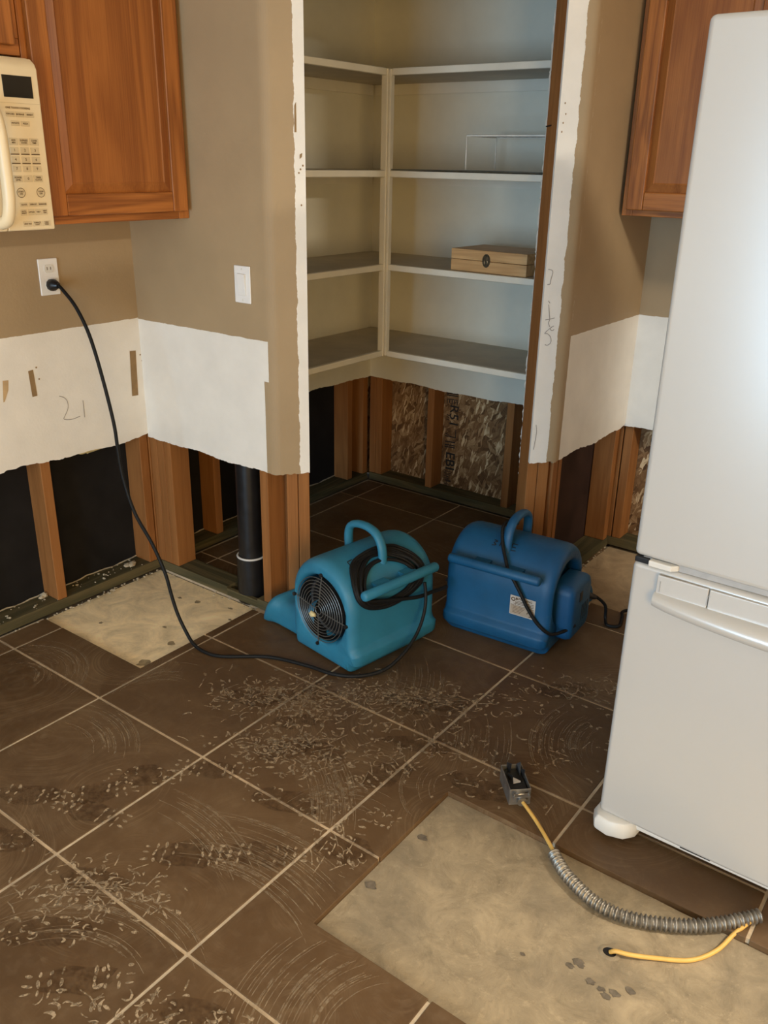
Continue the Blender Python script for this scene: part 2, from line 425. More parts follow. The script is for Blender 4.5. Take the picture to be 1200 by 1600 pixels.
def slab_mesh(x0, y0, x1, y1, holes, z0, z1):
    xs, ys, keep = cells(x0, y0, x1, y1, holes)
    if not keep: return None
    mb = MB(); V = {}
    def v(i, j, z):
        k = (i, j, z)
        if k not in V: V[k] = mb.bm.verts.new((xs[i], ys[j], z))
        return V[k]
    for (i, j) in keep:
        mb.bm.faces.new((v(i,j,z1), v(i+1,j,z1), v(i+1,j+1,z1), v(i,j+1,z1)))
        for (a, b, ni, nj) in (((i,j),(i+1,j),i,j-1), ((i+1,j),(i+1,j+1),i+1,j), ((i+1,j+1),(i,j+1),i,j+1), ((i,j+1),(i,j),i-1,j)):
            if (ni, nj) not in keep: mb.bm.faces.new((v(*a, z0), v(*b, z0), v(*b, z1), v(*a, z1)))
    return mb
FX0, FY0, FX1, FY1 = -.555, -2.9, 3.6, 2.05
slab_mesh(-.566, FY0, FX1, 2.062, [(h[0]-.006, h[1]-.006, h[2]+.006, h[3]+.006) for h in PATCH], -.016, -.0024).build('grout', m_grout, floor)
g = .0041
WALLH = [(-.70, .690, .07, .815)]
for i in range(-2, 8):
    for j in range(-7, 5):
        x0, y0, x1, y1 = max(i*S+g, FX0), max(j*S+g, FY0), min((i+1)*S-g, FX1), min((j+1)*S-g, FY1)
        if x1-x0 < .02 or y1-y0 < .02: continue
        mb = slab_mesh(x0, y0, x1, y1, [(h[0]-.001, h[1]-.001, h[2]+.001, h[3]+.001) for h in PATCH] + WALLH, -.0160, rnd.uniform(-.0006, .0004))
        if mb: mb.build('tile', m_tile, floor, bevel=.0012, seg=1)
for h, m, nm in zip(PATCH, (m_thinset, m_conc, m_patchR), ('thinset_patch', 'concrete_patch', 'concrete_patch')):
    mb = MB(); bm = mb.bm
    nx, ny = max(2, int((h[2]-h[0])/.02)), max(2, int((h[3]-h[1])/.02)); G = {}
    for a in range(nx+1):
        for b in range(ny+1):
            G[a, b] = bm.verts.new((h[0]+(h[2]-h[0])*a/nx, h[1]+(h[3]-h[1])*b/ny, -.0150 + rnd.uniform(0, .0012)))
    for a in range(nx):
        for b in range(ny):
            x = h[0]+(h[2]-h[0])*(a+.5)/nx; y = h[1]+(h[3]-h[1])*(b+.5)/ny
            if (x-1.601)**2+(y-.096)**2 < .013**2: continue
            bm.faces.new((G[a,b], G[a+1,b], G[a+1,b+1], G[a,b+1]))
    mb.build(nm, m, floor, smooth=60)
# stub-up hole in the slab: dark collar
mb = MB()
mb.loft([[(1.603+r*cos(2*pi*k/24), .097+r*.85*sin(2*pi*k/24), z) for k in range(24)] for r, z in ((.024, -.0145), (.018, -.0118), (.0145, -.0120), (.014, -.0142))], caps=False)
mb.build('hole_rim', m_conc, floor, smooth=60)
mb = MB(); mb.face([(1.603+.0145*cos(2*pi*k/24), .097+.0145*.85*sin(2*pi*k/24), -.0138) for k in range(24)])
mb.build('drilled_hole', m_black, floor)
# chips and gouges on the bare slab
mb = MB()
for x, y, r in ((1.100, .132, .016), (1.093, -.067, .018), (1.55, .015, .012), (1.562, .032, .016), (1.600, .006, .013), (1.626, .003, .010), (1.650, .010, .014), (1.674, .035, .012), (1.570, .030, .010), (1.64, -.006, .012), (1.46, -.02, .007)):
    k0 = rnd.uniform(0, 6); n = 11
    mb.face([(x+r*rnd.uniform(.5, 1.15)*cos(k0+2*pi*k/n), y+r*rnd.uniform(.35, .8)*sin(k0+2*pi*k/n), -.0134+r*.02) for k in range(n)])
o = mb.build('slab_chip', plain('dark_gouge', (.13, .105, .075), .9, 0, .4, 60, .3), floor); o['kind'] = 'stuff'
mb = MB()
for x, y, r in ((-.10, .36, .020), (-.25, .62, .018), (-.06, .60, .010), (-.12, .66, .012), (-.33, .60, .012), (-.02, .25, .012), (-.40, .30, .012), (-.20, .42, .012), (-.07, .22, .035)):
    k0 = rnd.uniform(0, 6); n = 11
    mb.face([(x+r*rnd.uniform(.4, 1.15)*cos(k0+2*pi*k/n), y+r*rnd.uniform(.3, .8)*sin(k0+2*pi*k/n), -.0134) for k in range(n)])
o = mb.build('slab_stain', plain('thinset_stain', (.30, .23, .13), .9, 0, .35, 50, .3), floor); o['kind'] = 'stuff'

# dried residue: shoe prints and curls
mb = MB(); up = Vector((0, 0, 1))
def inpatch(x, y): return any(h[0]-.01 < x < h[2]+.01 and h[1]-.01 < y < h[3]+.01 for h in PATCH)
def curl(x, y, size, ang=None, w=None):
    if inpatch(x, y): return
    a0 = rnd.uniform(0, 2*pi) if ang is None else ang; sweep = rnd.uniform(.7, 3.2)*rnd.choice((-1, 1)); n = 6
    r = size; P = []; e = rnd.uniform(.45, 1.0); th = rnd.uniform(0, pi); w = w or rnd.uniform(.0024, .0070)
    for k in range(n+1):
        a = a0 + sweep*k/n; u, v = r*cos(a), r*e*sin(a); P.append(Vector((x + u*cos(th)-v*sin(th), y + u*sin(th)+v*cos(th), .0011)))
    L = []
    for k, p in enumerate(P):
        t = (P[min(k+1, n)]-P[max(k-1, 0)]).normalized(); sd = Vector((-t.y, t.x, 0))*w/2*(.25+.85*sin(pi*(k+.4)/(n+.8)))*rnd.uniform(.7, 1.2)
        L.append((mb.bm.verts.new(p-sd), mb.bm.verts.new(p+sd)))
    for a, b in zip(L, L[1:]): mb.bm.faces.new((a[0], b[0], b[1], a[1]))
def blob(x, y, l, w, ang):
    if inpatch(x, y): return
    n = 9; c, s_ = cos(ang), sin(ang); q = []
    for k in range(n):
        a = 2*pi*k/n; u = l/2*cos(a)*rnd.uniform(.8, 1.15); v = w/2*sin(a)*rnd.uniform(.8, 1.15); q.append((x+u*c-v*s_, y+u*s_+v*c, .0011))
    mb.face(q)
def field(x0, y0, x1, y1, n, wid):
    for _ in range(int(n*.80)):
        t = rnd.random(); x = x0+(x1-x0)*t + rnd.gauss(0, wid); y = y0+(y1-y0)*t + rnd.gauss(0, wid)
        k = rnd.random()
        if k < .58: curl(x, y, rnd.uniform(.006, .022))
        elif k < .85: blob(x, y, rnd.uniform(.010, .030), rnd.uniform(.005, .011), rnd.uniform(0, pi))
        else:
            a = rnd.uniform(0, pi); L = rnd.uniform(.01, .03); mb.ribbon([(x-L*cos(a), y-L*sin(a), .0011), (x, y+.003, .0011), (x+L*cos(a), y+L*sin(a), .0011)], up, .003) if not inpatch(x, y) else None
def shoe(x, y, ang, L=.24, Wd=.085, style=0):
    c, s_ = cos(ang), sin(ang); rows = int(L/.022)
    for r in range(rows):
        u = -L/2 + L*(r+.5)/rows; ww = Wd*(1-.5*abs(u)/(L/2)**1.0*.6) * (.72 if -.02 < u < .035 else 1)
        if -.012 < u < .012: continue
        m = 3 if style == 0 else 4
        for k in range(m):
            v = ww*(-.5 + (k+.5)/m)
            if rnd.random() < .14: continue
            px, py = x+u*c-v*s_ + rnd.gauss(0, .0015), y+u*s_+v*c + rnd.gauss(0, .0015)
            if style == 0: blob(px, py, .019*rnd.uniform(.6, 1.2), .008*rnd.uniform(.6, 1.2), ang+pi/2+rnd.uniform(-.3, .3) if abs(u) < .08 else ang+rnd.uniform(-.3, .3))
            else: curl(px, py, rnd.uniform(.006, .012))
for q in ((.26, .22, .66, .56, 330, .055), (.33, .30, .62, .40, 240, .06), (.50, .10, .70, .24, 250, .055), (.60, .10, .86, .30, 120, .06), (.66, .50, .98, .72, 260, .06), (.96, .80, 1.25, 1.02, 110, .06),
          (.80, .32, .98, .52, 110, .06), (.90, .02, 1.04, -.08, 60, .03), (.55, -.48, .76, -.40, 150, .045), (.50, -.60, .60, -.50, 45, .03), (1.0, .30, 1.25, .42, 40, .05), (.80, -.70, 1.1, -.56, 90, .04), (1.05, .45, 1.35, .75, 70, .06)): field(*q)
for q in ((.22, -.38, .55, 0), (.35, -.27, .9, 0), (.40, -.15, .7, 1), (.40, -.32, .3, 0), (.64, -.60, .7, 1), (.79, -.63, .8, 0), (.70, -.27, .6, 0), (.84, -.16, .6, 0), (.76, .01, .3, 1), (.52, -.02, .5, 0), (.90, .25, 1.2, 0), (1.03, -.54, .4, 1), (.30, -.52, .6, 1), (.93, .10, .2, 1)):
    shoe(q[0], q[1], q[2], .22, .085, q[3])
o = mb.build('dust_mark', m_res, floor, keep=True); o['kind'] = 'stuff'
# brushed wipe streaks: bundles of hair-thin arcs
mb = MB()
def arcs(cx, cy, r0, r1, a0, a1, n):
    for k in range(n):
        r = rnd.uniform(r0, r1); b0 = rad(a0)+rnd.uniform(0, .5)*(rad(a1)-rad(a0)); b1 = b0 + rnd.uniform(.25, .6)*(rad(a1)-rad(a0))
        P = [(cx+r*cos(b0+(b1-b0)*j/9), cy+r*sin(b0+(b1-b0)*j/9), .0010) for j in range(10)]
        if not any(inpatch(p[0], p[1]) for p in P): mb.ribbon(P, up, rnd.uniform(.0009, .0024))
for q in ((1.12, .34, .06, .20, 170, 300, 46), (.45, -.30, .50, .62, 30, 62, 60), (.90, -.62, .38, .56, 60, 125, 60), (-.30, -.10, .06, .24, 10, 150, 46), (1.38, -.36, .14, .34, 130, 235, 60), (.60, -.70, .46, .58, 60, 100, 34),
          (.30, .45, .36, .56, 5, 45, 40), (.55, .30, .45, .62, 12, 40, 30), (.10, -.30, .16, .30, 40, 120, 36), (1.40, .75, .12, .30, 150, 250, 40), (.80, -.75, .20, .36, 60, 170, 40), (.70, .95, .30, .42, 250, 320, 30), (.95, .0, .10, .20, 80, 190, 26), (.15, .10, .10, .26, 90, 200, 30)): arcs(*q)
o = mb.build('wipe_streak', m_res2, floor, keep=True); o['kind'] = 'stuff'
# darker damp prints where soles lifted the dust
mb = MB()
def damp(x, y, l, w, ang, z):
    if inpatch(x-.03, y-.03) or inpatch(x+.03, y+.03) or inpatch(x, y): return
    n = 14; c, s_ = cos(ang), sin(ang); q = []
    for k in range(n):
        a = 2*pi*k/n; u = l/2*cos(a)*rnd.uniform(.8, 1.1); v = w/2*sin(a)*rnd.uniform(.75, 1.1); q.append((x+u*c-v*s_, y+u*s_+v*c, z))
    mb.face(q)
k_ = 0
for q in ((.22, -.38, .55), (.35, -.27, .9), (.40, -.15, .7), (.40, -.32, .3), (.64, -.60, .7), (.79, -.63, .8), (.70, -.27, .6), (.84, -.16, .6), (.76, .01, .3), (.52, -.02, .5), (.90, .25, 1.2), (1.03, -.54, .4), (.30, -.52, .6), (.44, .36, .9), (.50, .44, .2), (.62, .17, 1.1), (.84, .62, .7), (.76, .56, .2), (1.10, .92, .8), (.90, .42, .5), (.98, -.03, .4), (.36, .28, .4), (.70, .22, .2), (.60, -.45, .5), (.55, .28, .7), (1.12, .36, .1)):
    damp(q[0], q[1], rnd.uniform(.13, .22), rnd.uniform(.07, .10), q[2], .00055+.00001*k_); k_ += 1
td = NT('damp_print'); gd = td.n('ShaderNodeNewGeometry').outputs['Position']
td.set(td.b.inputs['Alpha'], td.ramp(td.noise(gd, 48, 4, .7), [(.38, 0.0), (.62, .40)]))
o = mb.build('damp_print', td.fin((.066, .032, .012), .5, 0, .3), floor, keep=True); o['kind'] = 'stuff'

# ------------------------------------------------------------------ walls
z_cut = lambda base, amp=.006: (lambda s, p: base + amp*sin(s*9.0) + amp*.6*sin(s*23+1.3))
# left wall (drywall face x = XA), whole length; path runs so that its left side is the wall's inside
wall_left = struct(wallstrip([(XA, YB+.012), (XA, -4.2)][::-1] if False else [(XA, -4.2), (XA, YB)], z_cut(.562), CEIL).build('wall_left', m_dwA)); ORG['wall_left'] = Vector()
# front faces look to +X : thickness must go to -X, i.e. left of travel +Y is -X
stub_l = [(XA, YB)] + corner((.095, .695), (1, 0), DD, .055) + [dg(.115)]
wall_pl = struct(wallstrip(stub_l, z_cut(.549, .004), CEIL).build('wall_pantry_left', m_dwB)); ORG['wall_pantry_left'] = Vector()
stub_r = [dg(.890)] + corner((.76, 1.42), DD, (0, 1), .045) + [(XC, YD)]
wall_pr = struct(wallstrip(stub_r, z_cut(.545, .006), CEIL, jag=.0022).build('wall_pantry_right', m_dwC)); ORG['wall_pantry_right'] = Vector()
wall_back = struct(wallstrip([(XA, YD), (4.2, YD)], z_cut(.542, .004), CEIL, jag=.0012).build('wall_back', m_dwP)); ORG['wall_back'] = Vector()
m_inL = m_pantry
# pantry linings
wallstrip([(XA, YB+.12), (XA, YD)], z_cut(.548, .004), CEIL).build('drywall_sheet', m_pantry, wall_left)
wallstrip([(XA, YD-.0005), (XC-.115, YD-.0005)], z_cut(.541, .003), CEIL, th=.006, jag=.001).build('drywall_sheet', m_pantry, wall_back)
i0 = dg(-.0, -.115); 
wallstrip([dg(.115, -.115), dg(.045, -.115), (.06, YB+.115), (XA, YB+.115)], z_cut(.548, .004), CEIL, th=.0127).build('drywall_sheet', m_pantry, wall_pl)
wallstrip([(XC-.115, YD), (XC-.115, 1.46), dg(.945, -.115), dg(.8985, -.115)], z_cut(.548, .004), CEIL, th=.0127).build('drywall_sheet', m_pantry, wall_pr)
# torn paper edge of the inner sheet beside the exposed jamb stud
mb = MB(); pz = .40; prev = None
while pz < 2.05:
    w = rnd.uniform(.001, .008) if pz > .52 else rnd.uniform(-.002, .004); a = dg(.898-w, -.104); b = dg(.898-w, -.118)
    cur = (mb.bm.verts.new((*a, pz)), mb.bm.verts.new((*b, pz)))
    if prev: mb.bm.faces.new((prev[0], prev[1], cur[1], cur[0]))
    prev = cur; pz += rnd.uniform(.004, .016)
mb.build('torn_paper', plain('torn_paper', PAPER, .8), wall_pr)

def stud_x(parent, x0, x1, y0, y1, z0=.038, z1=CEIL, m=None):
    return MB().box((x0, y0, z0), (x1, y1, z1)).build('stud', m or m_stud, parent, bevel=.003, seg=1)
def pbox(parent, name, a, b, m, bev=.002): return MB().box(a, b).build(name, m, parent, bevel=bev, seg=1)
# left wall framing: x -.570 .. -.659
def studA(y, w=.038): return stud_x(wall_left, -.659, -.5705, y, y+w)
for y in (-1.6, -1.2, -.8, -.4, -.12, .250, .662, 1.02, 1.425, 1.90, 2.022): studA(y)
studA(.705); studA(.615, .036) if False else None
pbox(wall_left, 'sill_plate', (-.659, -4.2, 0), (-.570, 2.062, .038), m_plateY)
pbox(wall_left, 'sheathing_panel', (-.675, -4.2, -.01), (-.660, 2.16, CEIL), m_black, 0)
# pale caulk line at the foot of the sheathing
mb = MB(); P = [(-.655, y, .041+.003*sin(y*31)+.002*sin(y*77)) for y in [-.5+.03*k for k in range(85)]]
mb.tube(P, .0028, 6); mb.build('caulk_bead', m_crumb, wall_left, smooth=60)
# left stub framing: y .708 .. .797
def studB(x, w=.038): return stud_x(wall_pl, x, x+w, .7085, .797)
for x in (-.569, -.530, -.491): studB(x)
studB(.005)
pbox(wall_pl, 'sill_plate', (-.567, .708, 0), (-.185, .797, .038), m_plateX)
pbox(wall_pl, 'sill_plate', (-.03, .708, 0), (.085, .797, .038), m_plateX)
pbox(wall_pl, 'sill_plate', (-.187, .708, 0), (-.028, .724, .030), m_plateX)
def stud_d(parent, s0, s1, off0=-.0135, off1=-.102, z0=.0, z1=CEIL, nm='stud'):
    return MB().prism([dg(s0, off0), dg(s1, off0), dg(s1, off1), dg(s0, off1)], z0, z1).build(nm, m_stud, parent, bevel=.003, seg=1)
stud_d(wall_pl, .037, .0755); stud_d(wall_pl, .0765, .115)
# right jamb
stud_d(wall_pr, .8895, .929); stud_d(wall_pr, .930, .970)
stud_x(wall_pr, XC-.102, XC-.0135, 1.445, 1.483, 0)
stud_x(wall_pr, XC-.102, XC-.0135, 1.490, 1.515, .038)
stud_x(wall_pr, XC-.102, XC-.0135, 2.010, 2.048)
pbox(wall_pr, 'sill_plate', (XC-.102, 1.44, 0), (XC-.013, 2.062, .038), m_plateY)
pbox(wall_pr, 'sheathing_panel', (XC-.112, 1.44, .03), (XC-.104, 2.045, .62), m_brown, 0)
# door header, with drywall above the opening
MB().prism([dg(.1155, -.0135), dg(.889, -.0135), dg(.889, -.102), dg(.1155, -.102)], 2.085, 2.235).build('door_header', m_stud_h, wall_pl)
MB().prism([dg(.1155, 0), dg(.8895, 0), dg(.8895, -.0127), dg(.1155, -.0127)], 2.08, CEIL).build('drywall_sheet', m_room, wall_pl)
MB().prism([dg(.1155, -.104), dg(.897, -.104), dg(.897, -.1165), dg(.1155, -.1165)], 2.08, CEIL).build('drywall_sheet', m_pantry, wall_pl)
# back wall framing: y 2.073 .. 2.162
def studD(x, w=.038): return stud_x(wall_back, x, x+w, 2.0735, 2.162)
for x in (-.569, -.53, -.222, .205, .640, .715, .757, 1.16, 1.57, 1.98, 2.4, 2.8): studD(x)
pbox(wall_back, 'sill_plate', (-.568, 2.073, 0), (4.2, 2.162, .038), m_plateX)
for xa_, xb_ in ((-.66, .60), (.602, 1.82), (1.822, 3.04), (3.042, 4.2)):
    pbox(wall_back, 'sheathing_panel', (xa_, 2.163, -.01), (xb_, 2.175, CEIL), m_osb, 0)
# stamped ink on the strand board beside the stud
mb = MB(); z = .505; yy = 2.1622
ri = random.Random(12)
def bar(x0, z0, x1, z1, w): mb.ribbon([(x0, yy, z0), (x1, yy, z1)], (0, -1, 0), w)
for k in range(4): bar(-.172, .520-k*.009, -.108, .522-k*.009, .005)
for k in range(5): bar(-.168+k*.014, .472, -.168+k*.014, .450+.006*(k % 2), .005)
bar(-.168, .474, -.108, .476, .004)
mat_t = lambda x, zz: Matrix.Translation((x, yy, zz)) @ Matrix(((0, 1, 0, 0), (0, 0, -1, 0), (-1, 0, 0, 0), (0, 0, 0, 1)))
mb.text('R51', mat_t(-.128, .395), .070, .0006)
for k in range(3): bar(-.166, .398-k*.011, -.150, .392-k*.011, .004)
bar(-.172, .290, -.108, .290, .005); bar(-.112, .330, -.112, .290, .004); bar(-.172, .302, -.150, .298, .004)
for zz in (.262, .245, .235): bar(-.170, zz, -.112, zz+.003, .006)
mb.text('EBI', mat_t(-.138, .165), .072, .0010)
for k in range(14):
    zz = .110-k*.006; x0 = -.172+ri.uniform(0, .02); bar(x0, zz, x0+ri.uniform(.015, .045), zz+ri.uniform(-.004, .004), .003)
stuff(mb.build('stamped_ink', m_inkb, wall_back, keep=True))

# enclosing room (behind the camera)
mb = MB(); mb.box((4.2, -4.2, 0), (4.3, -3.9, CEIL)); mb.box((4.2, -1.9, 0), (4.3, 2.17, CEIL)); mb.box((4.2, -3.9, 0), (4.3, -1.9, .10)); mb.box((4.2, -3.9, 2.10), (4.3, -1.9, CEIL))
wall_right = struct(mb.build('wall_right', m_room))
added_win = struct(empty('added_window_1', (4.25, -2.9, .10)))  # invented window, out of view, built around the added warm fill light
for y in (-3.9, -2.93, -1.96): MB().box((4.22, y, .10), (4.28, y+.06, 2.10)).build('added_window_frame', m_plate, added_win, bevel=.004)
for z in (.10, 2.04): MB().box((4.22, -3.84, z), (4.28, -1.96, z+.06)).build('added_window_rail', m_plate, added_win)
mb = MB(); mb.box((-.66, -4.3, 0), (.40, -4.2, CEIL)); mb.box((2.40, -4.3, 0), (4.2, -4.2, CEIL)); mb.box((.40, -4.3, 2.08), (2.40, -4.2, CEIL))
wall_front = struct(mb.build('wall_front', m_room))
ceiling = struct(MB().box((-.66, -4.25, CEIL), (4.3, 2.16, CEIL+.08)).build('ceiling', m_ceil))
door = empty('door_1', (1.40, -4.2, 0)); struct(door)
for x in (.40, 1.37, 2.34): MB().box((x, -4.28, .0), (x+.06, -4.22, 2.08)).build('door_frame', m_plate, door, bevel=.004)
MB().box((.46, -4.28, 2.02), (2.34, -4.22, 2.08)).build('door_rail', m_plate, door); MB().box((.46, -4.28, 0), (2.34, -4.22, .06)).build('door_rail', m_plate, door)
tg = NT('clear_glass'); gl = tg.n('ShaderNodeBsdfTransparent', {'Color': (.93, .96, .95)}); tg.t.links.new(gl.outputs[0], tg.t.nodes['Material Output'].inputs[0])
for x0, x1 in ((.46, 1.37), (1.43, 2.34)): MB().box((x0, -4.253, .06), (x1, -4.247, 2.02)).build('glass_pane', tg.m, door)
for y0, y1 in ((-3.84, -2.93), (-2.87, -1.96)): MB().box((4.247, y0, .16), (4.253, y1, 2.04)).build('glass_pane', tg.m, added_win)  # panes of the invented right-wall window

# ------------------------------------------------------------------ ceiling lamp (kitchen, above and behind the camera)
lamp = tag(empty('ceiling_lamp', (*LAMP, CEIL)), 'round flush ceiling lamp with warm frosted glass above the kitchen', 'lamp')
MB().cyl((*LAMP, CEIL-.03), (*LAMP, CEIL), .17, seg=32).build('base', m_plate, lamp, smooth=40)
tl = NT('lit_glass'); tl.set(tl.b.inputs['Emission Color'], (1, .90, .75)); tl.set(tl.b.inputs['Emission Strength'], 6.0); tl.fin((.9, .8, .65), .4)
mb = MB(); mb.loft([[(LAMP[0]+.16*cos(a)*cos(2*pi*k/32), LAMP[1]+.16*cos(a)*sin(2*pi*k/32), CEIL-.031-.07*sin(a)) for k in range(32)] for a in [pi/2*j/8 for j in range(8)]])
mb.build('shade', tl.m, lamp, smooth=60)
pl = bpy.data.lights.new('lamp_bulb', 'AREA'); pl.shape = 'DISK'; pl.size = .30; pl.energy = LAMP_POWER; pl.color = (1, .90, .74); pl.spread = pi
po = bpy.data.objects.new('lamp_bulb', pl); COL.objects.link(po); po.parent = lamp; po.location = (0, 0, -.115)

# ------------------------------------------------------------------ marks on the walls
mb = MB()
for y0, y1, z0, z1 in ((.646, .672, .882, .717),):
    mb.face([(XA+.0012, y0, z0), (XA+.0012, y1, z0-.002), (XA+.0012, y1-.006, z1), (XA+.0012, y0-.007, z1+.002)])
mb.face([(XA+.0012, .245, .878), (XA+.0012, .263, .880), (XA+.0012, .266, .793), (XA+.0012, .248, .792)])
mb.build('paper_slot', m_slot, wall_left)
mb = MB(); mb.face([(XA+.0012, .154, .863), (XA+.0012, .173, .861), (XA+.0012, .168, .83), (XA+.0012, .150, .795), (XA+.0012, .146, .795)])
mb.build('paper_scrape', plain('tan_scrape', (.52, .36, .19), .8), wall_left)
mb = MB()
P = spline([(XA+.0013, y, z) for y, z in ((.345, .776), (.362, .768), (.373, .752), (.372, .728), (.358, .706), (.352, .696), (.366, .690), (.390, .688), (.416, .692))], 6); mb.ribbon(P, (1, 0, 0), .0022)
mb.ribbon([(XA+.0013, .434, .744), (XA+.0013, .433, .684)], (1, 0, 0), .0026)
stuff(mb.build('pencil_mark', m_pencil, wall_left, keep=True))
mb = MB()
for y, z in ((.275, .885), (.280, .846), (.690, .862), (.696, .84)):
    mb.face([(XA+.0012, y+.003*cos(2*pi*k/8), z+.003*sin(2*pi*k/8)) for k in range(8)])
stuff(mb.build('nail_hole', m_slot, wall_left))
def sz(s, z, o=.0014): return (*dg(s, o), z)
mb = MB(); nd = (DN.x, DN.y, 0)
for st in ([(.897, 1.212), (.913, 1.206), (.909, 1.180), (.908, 1.166), (.898, 1.164)], [(.907, 1.112), (.913, 1.104)], [(.909, 1.100), (.914, 1.070), (.917, 1.050), (.914, 1.040), (.920, 1.026)], [(.902, 1.050), (.916, 1.052), (.934, 1.056)],
           [(.934, 1.030), (.922, 1.022), (.928, 1.014), (.936, 1.018)], [(.921, 1.022), (.904, 1.006), (.914, 1.004), (.926, .992), (.928, .975), (.918, .966), (.908, .968)], [(.900, .60), (.906, .66), (.902, .69)]):
    mb.ribbon(spline([sz(a, b) for a, b in st], 5), nd, .0022)
stuff(mb.build('pencil_mark', m_pencil, wall_pr, keep=True))
mb = MB()
for s, z in ((.100, 1.50), (.095, 1.49), (.107, 1.51), (.101, 1.40)): mb.face([sz(s+.0025*cos(2*pi*k/7), z+.003*sin(2*pi*k/7)) for k in range(7)])
mb.face([sz(.098, 1.528), sz(.104, 1.533), sz(.106, 1.545), sz(.098, 1.540)])
mb.face([sz(.084, 1.60), sz(.090, 1.60), sz(.090, 1.68), sz(.085, 1.67)])
stuff(mb.build('nail_hole', m_slot, wall_pl))
mb = MB()
for s, z in ((.905, 1.70), (.910, 1.67), (.904, 1.645), (.902, 1.62)): mb.face([sz(s+.002*cos(2*pi*k/7), z+.003*sin(2*pi*k/7)) for k in range(7)])
stuff(mb.build('nail_hole', m_slot, wall_pr))

MB().tube([(*dg(.8895, -.060), 1.640), (*dg(.872, -.058), 1.636)], .0022, 6).build('nail', m_blackp, wall_pr)
# ------------------------------------------------------------------ pipe in the left stub wall
px, py = -.105, .762
pipe = tag(empty('drain_pipe', (px, py, 0)), 'black plastic drain pipe rising between studs of the opened stub wall', 'pipe')
MB().cyl((px, py, .15), (px, py, 1.6), .0445, seg=28).build('pipe_body', m_abs, pipe, smooth=40)
mb = MB(); mb.tube([(px, py, -.008), (px, py, .17)], .0535, 28); mb.build('coupling', m_abs, pipe, smooth=40)
mb = MB(); mb.tube([(px+.050*cos(2*pi*k/28), py+.050*sin(2*pi*k/28), .173) for k in range(28)], .004, 6, closed=True); mb.build('cement_ring', m_ring, pipe, smooth=60)

# ------------------------------------------------------------------ outlet and switch
def ybox(mb, y0, y1, z0, z1, x0, x1): mb.box((x0, y0, z0), (x1, y1, z1))
ou = tag(empty('outlet_plate', (XA, .36, 1.164)), 'white duplex outlet plate on beige wall under left wall cabinet', 'outlet')
MB().box((XA, .325, 1.107), (XA+.006, .395, 1.221)).build('cover_plate', m_plate, ou, bevel=.003)
for z in (1.189, 1.139):
    mb = MB(); mb.loft([[(x, .360+.0165*cos(2*pi*k/24), z+max(-.0125, min(.0125, .0165*sin(2*pi*k/24)))) for k in range(24)] for x in (XA+.0055, XA+.0085)])
    s_ = mb.build('socket_face', m_fr_pl, ou, smooth=40)
    for y in (.354, .366): MB().box((XA+.0084, y-.001, z-.003), (XA+.0090, y+.001, z+.006)).build('slot', m_blackp, s_)
sw = tag(empty('light_switch', (-.019, YB, 1.158)), 'white rocker light switch on beige stub wall left of pantry opening', 'switch')
MB().box((-.054, YB-.006, 1.101), (.016, YB, 1.216)).build('cover_plate', m_plate, sw, bevel=.003)
mb = MB(); x0, x1 = -.0355, -.0025
mb.loft([[(x0, YB-.006, 1.125), (x1, YB-.006, 1.125), (x1, YB-.006, 1.192), (x0, YB-.006, 1.192)], [(x0, YB-.009, 1.125), (x1, YB-.009, 1.125), (x1, YB-.0145, 1.192), (x0, YB-.0145, 1.192)]])
mb.build('rocker', m_plate, sw, bevel=.001)
for z in (1.206, 1.111): MB().tube([(-.019, YB-.0058, z), (-.019, YB-.0072, z)], .003, 10).build('screw', m_fr_pl, sw)

# ------------------------------------------------------------------ cabinets
def cab_door(parent, P, U, Wv, Nn, w, h, th=.019, stile=.058, mats=None):
    """raised-panel door; P lower-left corner, U width dir, Wv up, Nn outward"""
    mv, mp, mh = mats
    P, U, Wv, Nn = map(Vector, (P, U, Wv, Nn))
    d = empty('door', None, parent=parent)
    def slabp(nm, u0, u1, v0, v1, d0, d1, m, bev=.004):
        mb = MB(); mb.loft([[P+U*a+Wv*b+Nn*d0 for a, b in ((u0, v0), (u1, v0), (u1, v1), (u0, v1))], [P+U*a+Wv*b+Nn*d1 for a, b in ((u0, v0), (u1, v0), (u1, v1), (u0, v1))]])
        return mb.build(nm, m, d, bevel=bev)
    slabp('stile', 0, stile, 0, h, 0, th, mv); slabp('stile', w-stile, w, 0, h, 0, th, mv)
    slabp('rail', stile, w-stile, 0, stile, 0, th-.0005, mh); slabp('rail', stile, w-stile, h-stile, h, 0, th-.0005, mh)
    a = stile-.004; rings = []
    for ins, dep in ((0, .004), (0, .006), (.030, .0145), (.034, .0125), (.040, .0125)):
        rings.append([P+U*x+Wv*y+Nn*dep for x, y in ((a+ins, a+ins), (w-a-ins, a+ins), (w-a-ins, h-a-ins), (a+ins, h-a-ins))])
    mb = MB(); mb.loft(rings); mb.build('panel', mp, d, smooth=20)
    return d
CT = 2.30
cabL = tag(empty('wall_cabinet', (XA, .43, 1.345)), 'oak wall cabinet with tall raised-panel door right of the microwave', 'cabinet')
MB().box((XA, .163, 1.350), (-.270, .692, CT)).build('carcass', m_oak, cabL, bevel=.002)
mb = MB()
for y0, y1, z0, z1 in ((.163, .205, 1.345, CT), (.652, .693, 1.345, CT)): mb.box((-.2695, y0, z0), (-.2505, y1, z1))
mb.build('face_stile', m_oak, cabL, bevel=.002)
MB().box((-.2695, .205, 1.345), (-.2505, .652, 1.387)).build('face_rail', m_oakh, cabL, bevel=.002)
cab_door(cabL, (-.2495, .180, 1.368), (0, 1, 0), (0, 0, 1), (1, 0, 0), .495, .90, mats=(m_oak, m_oakp, m_oakh))
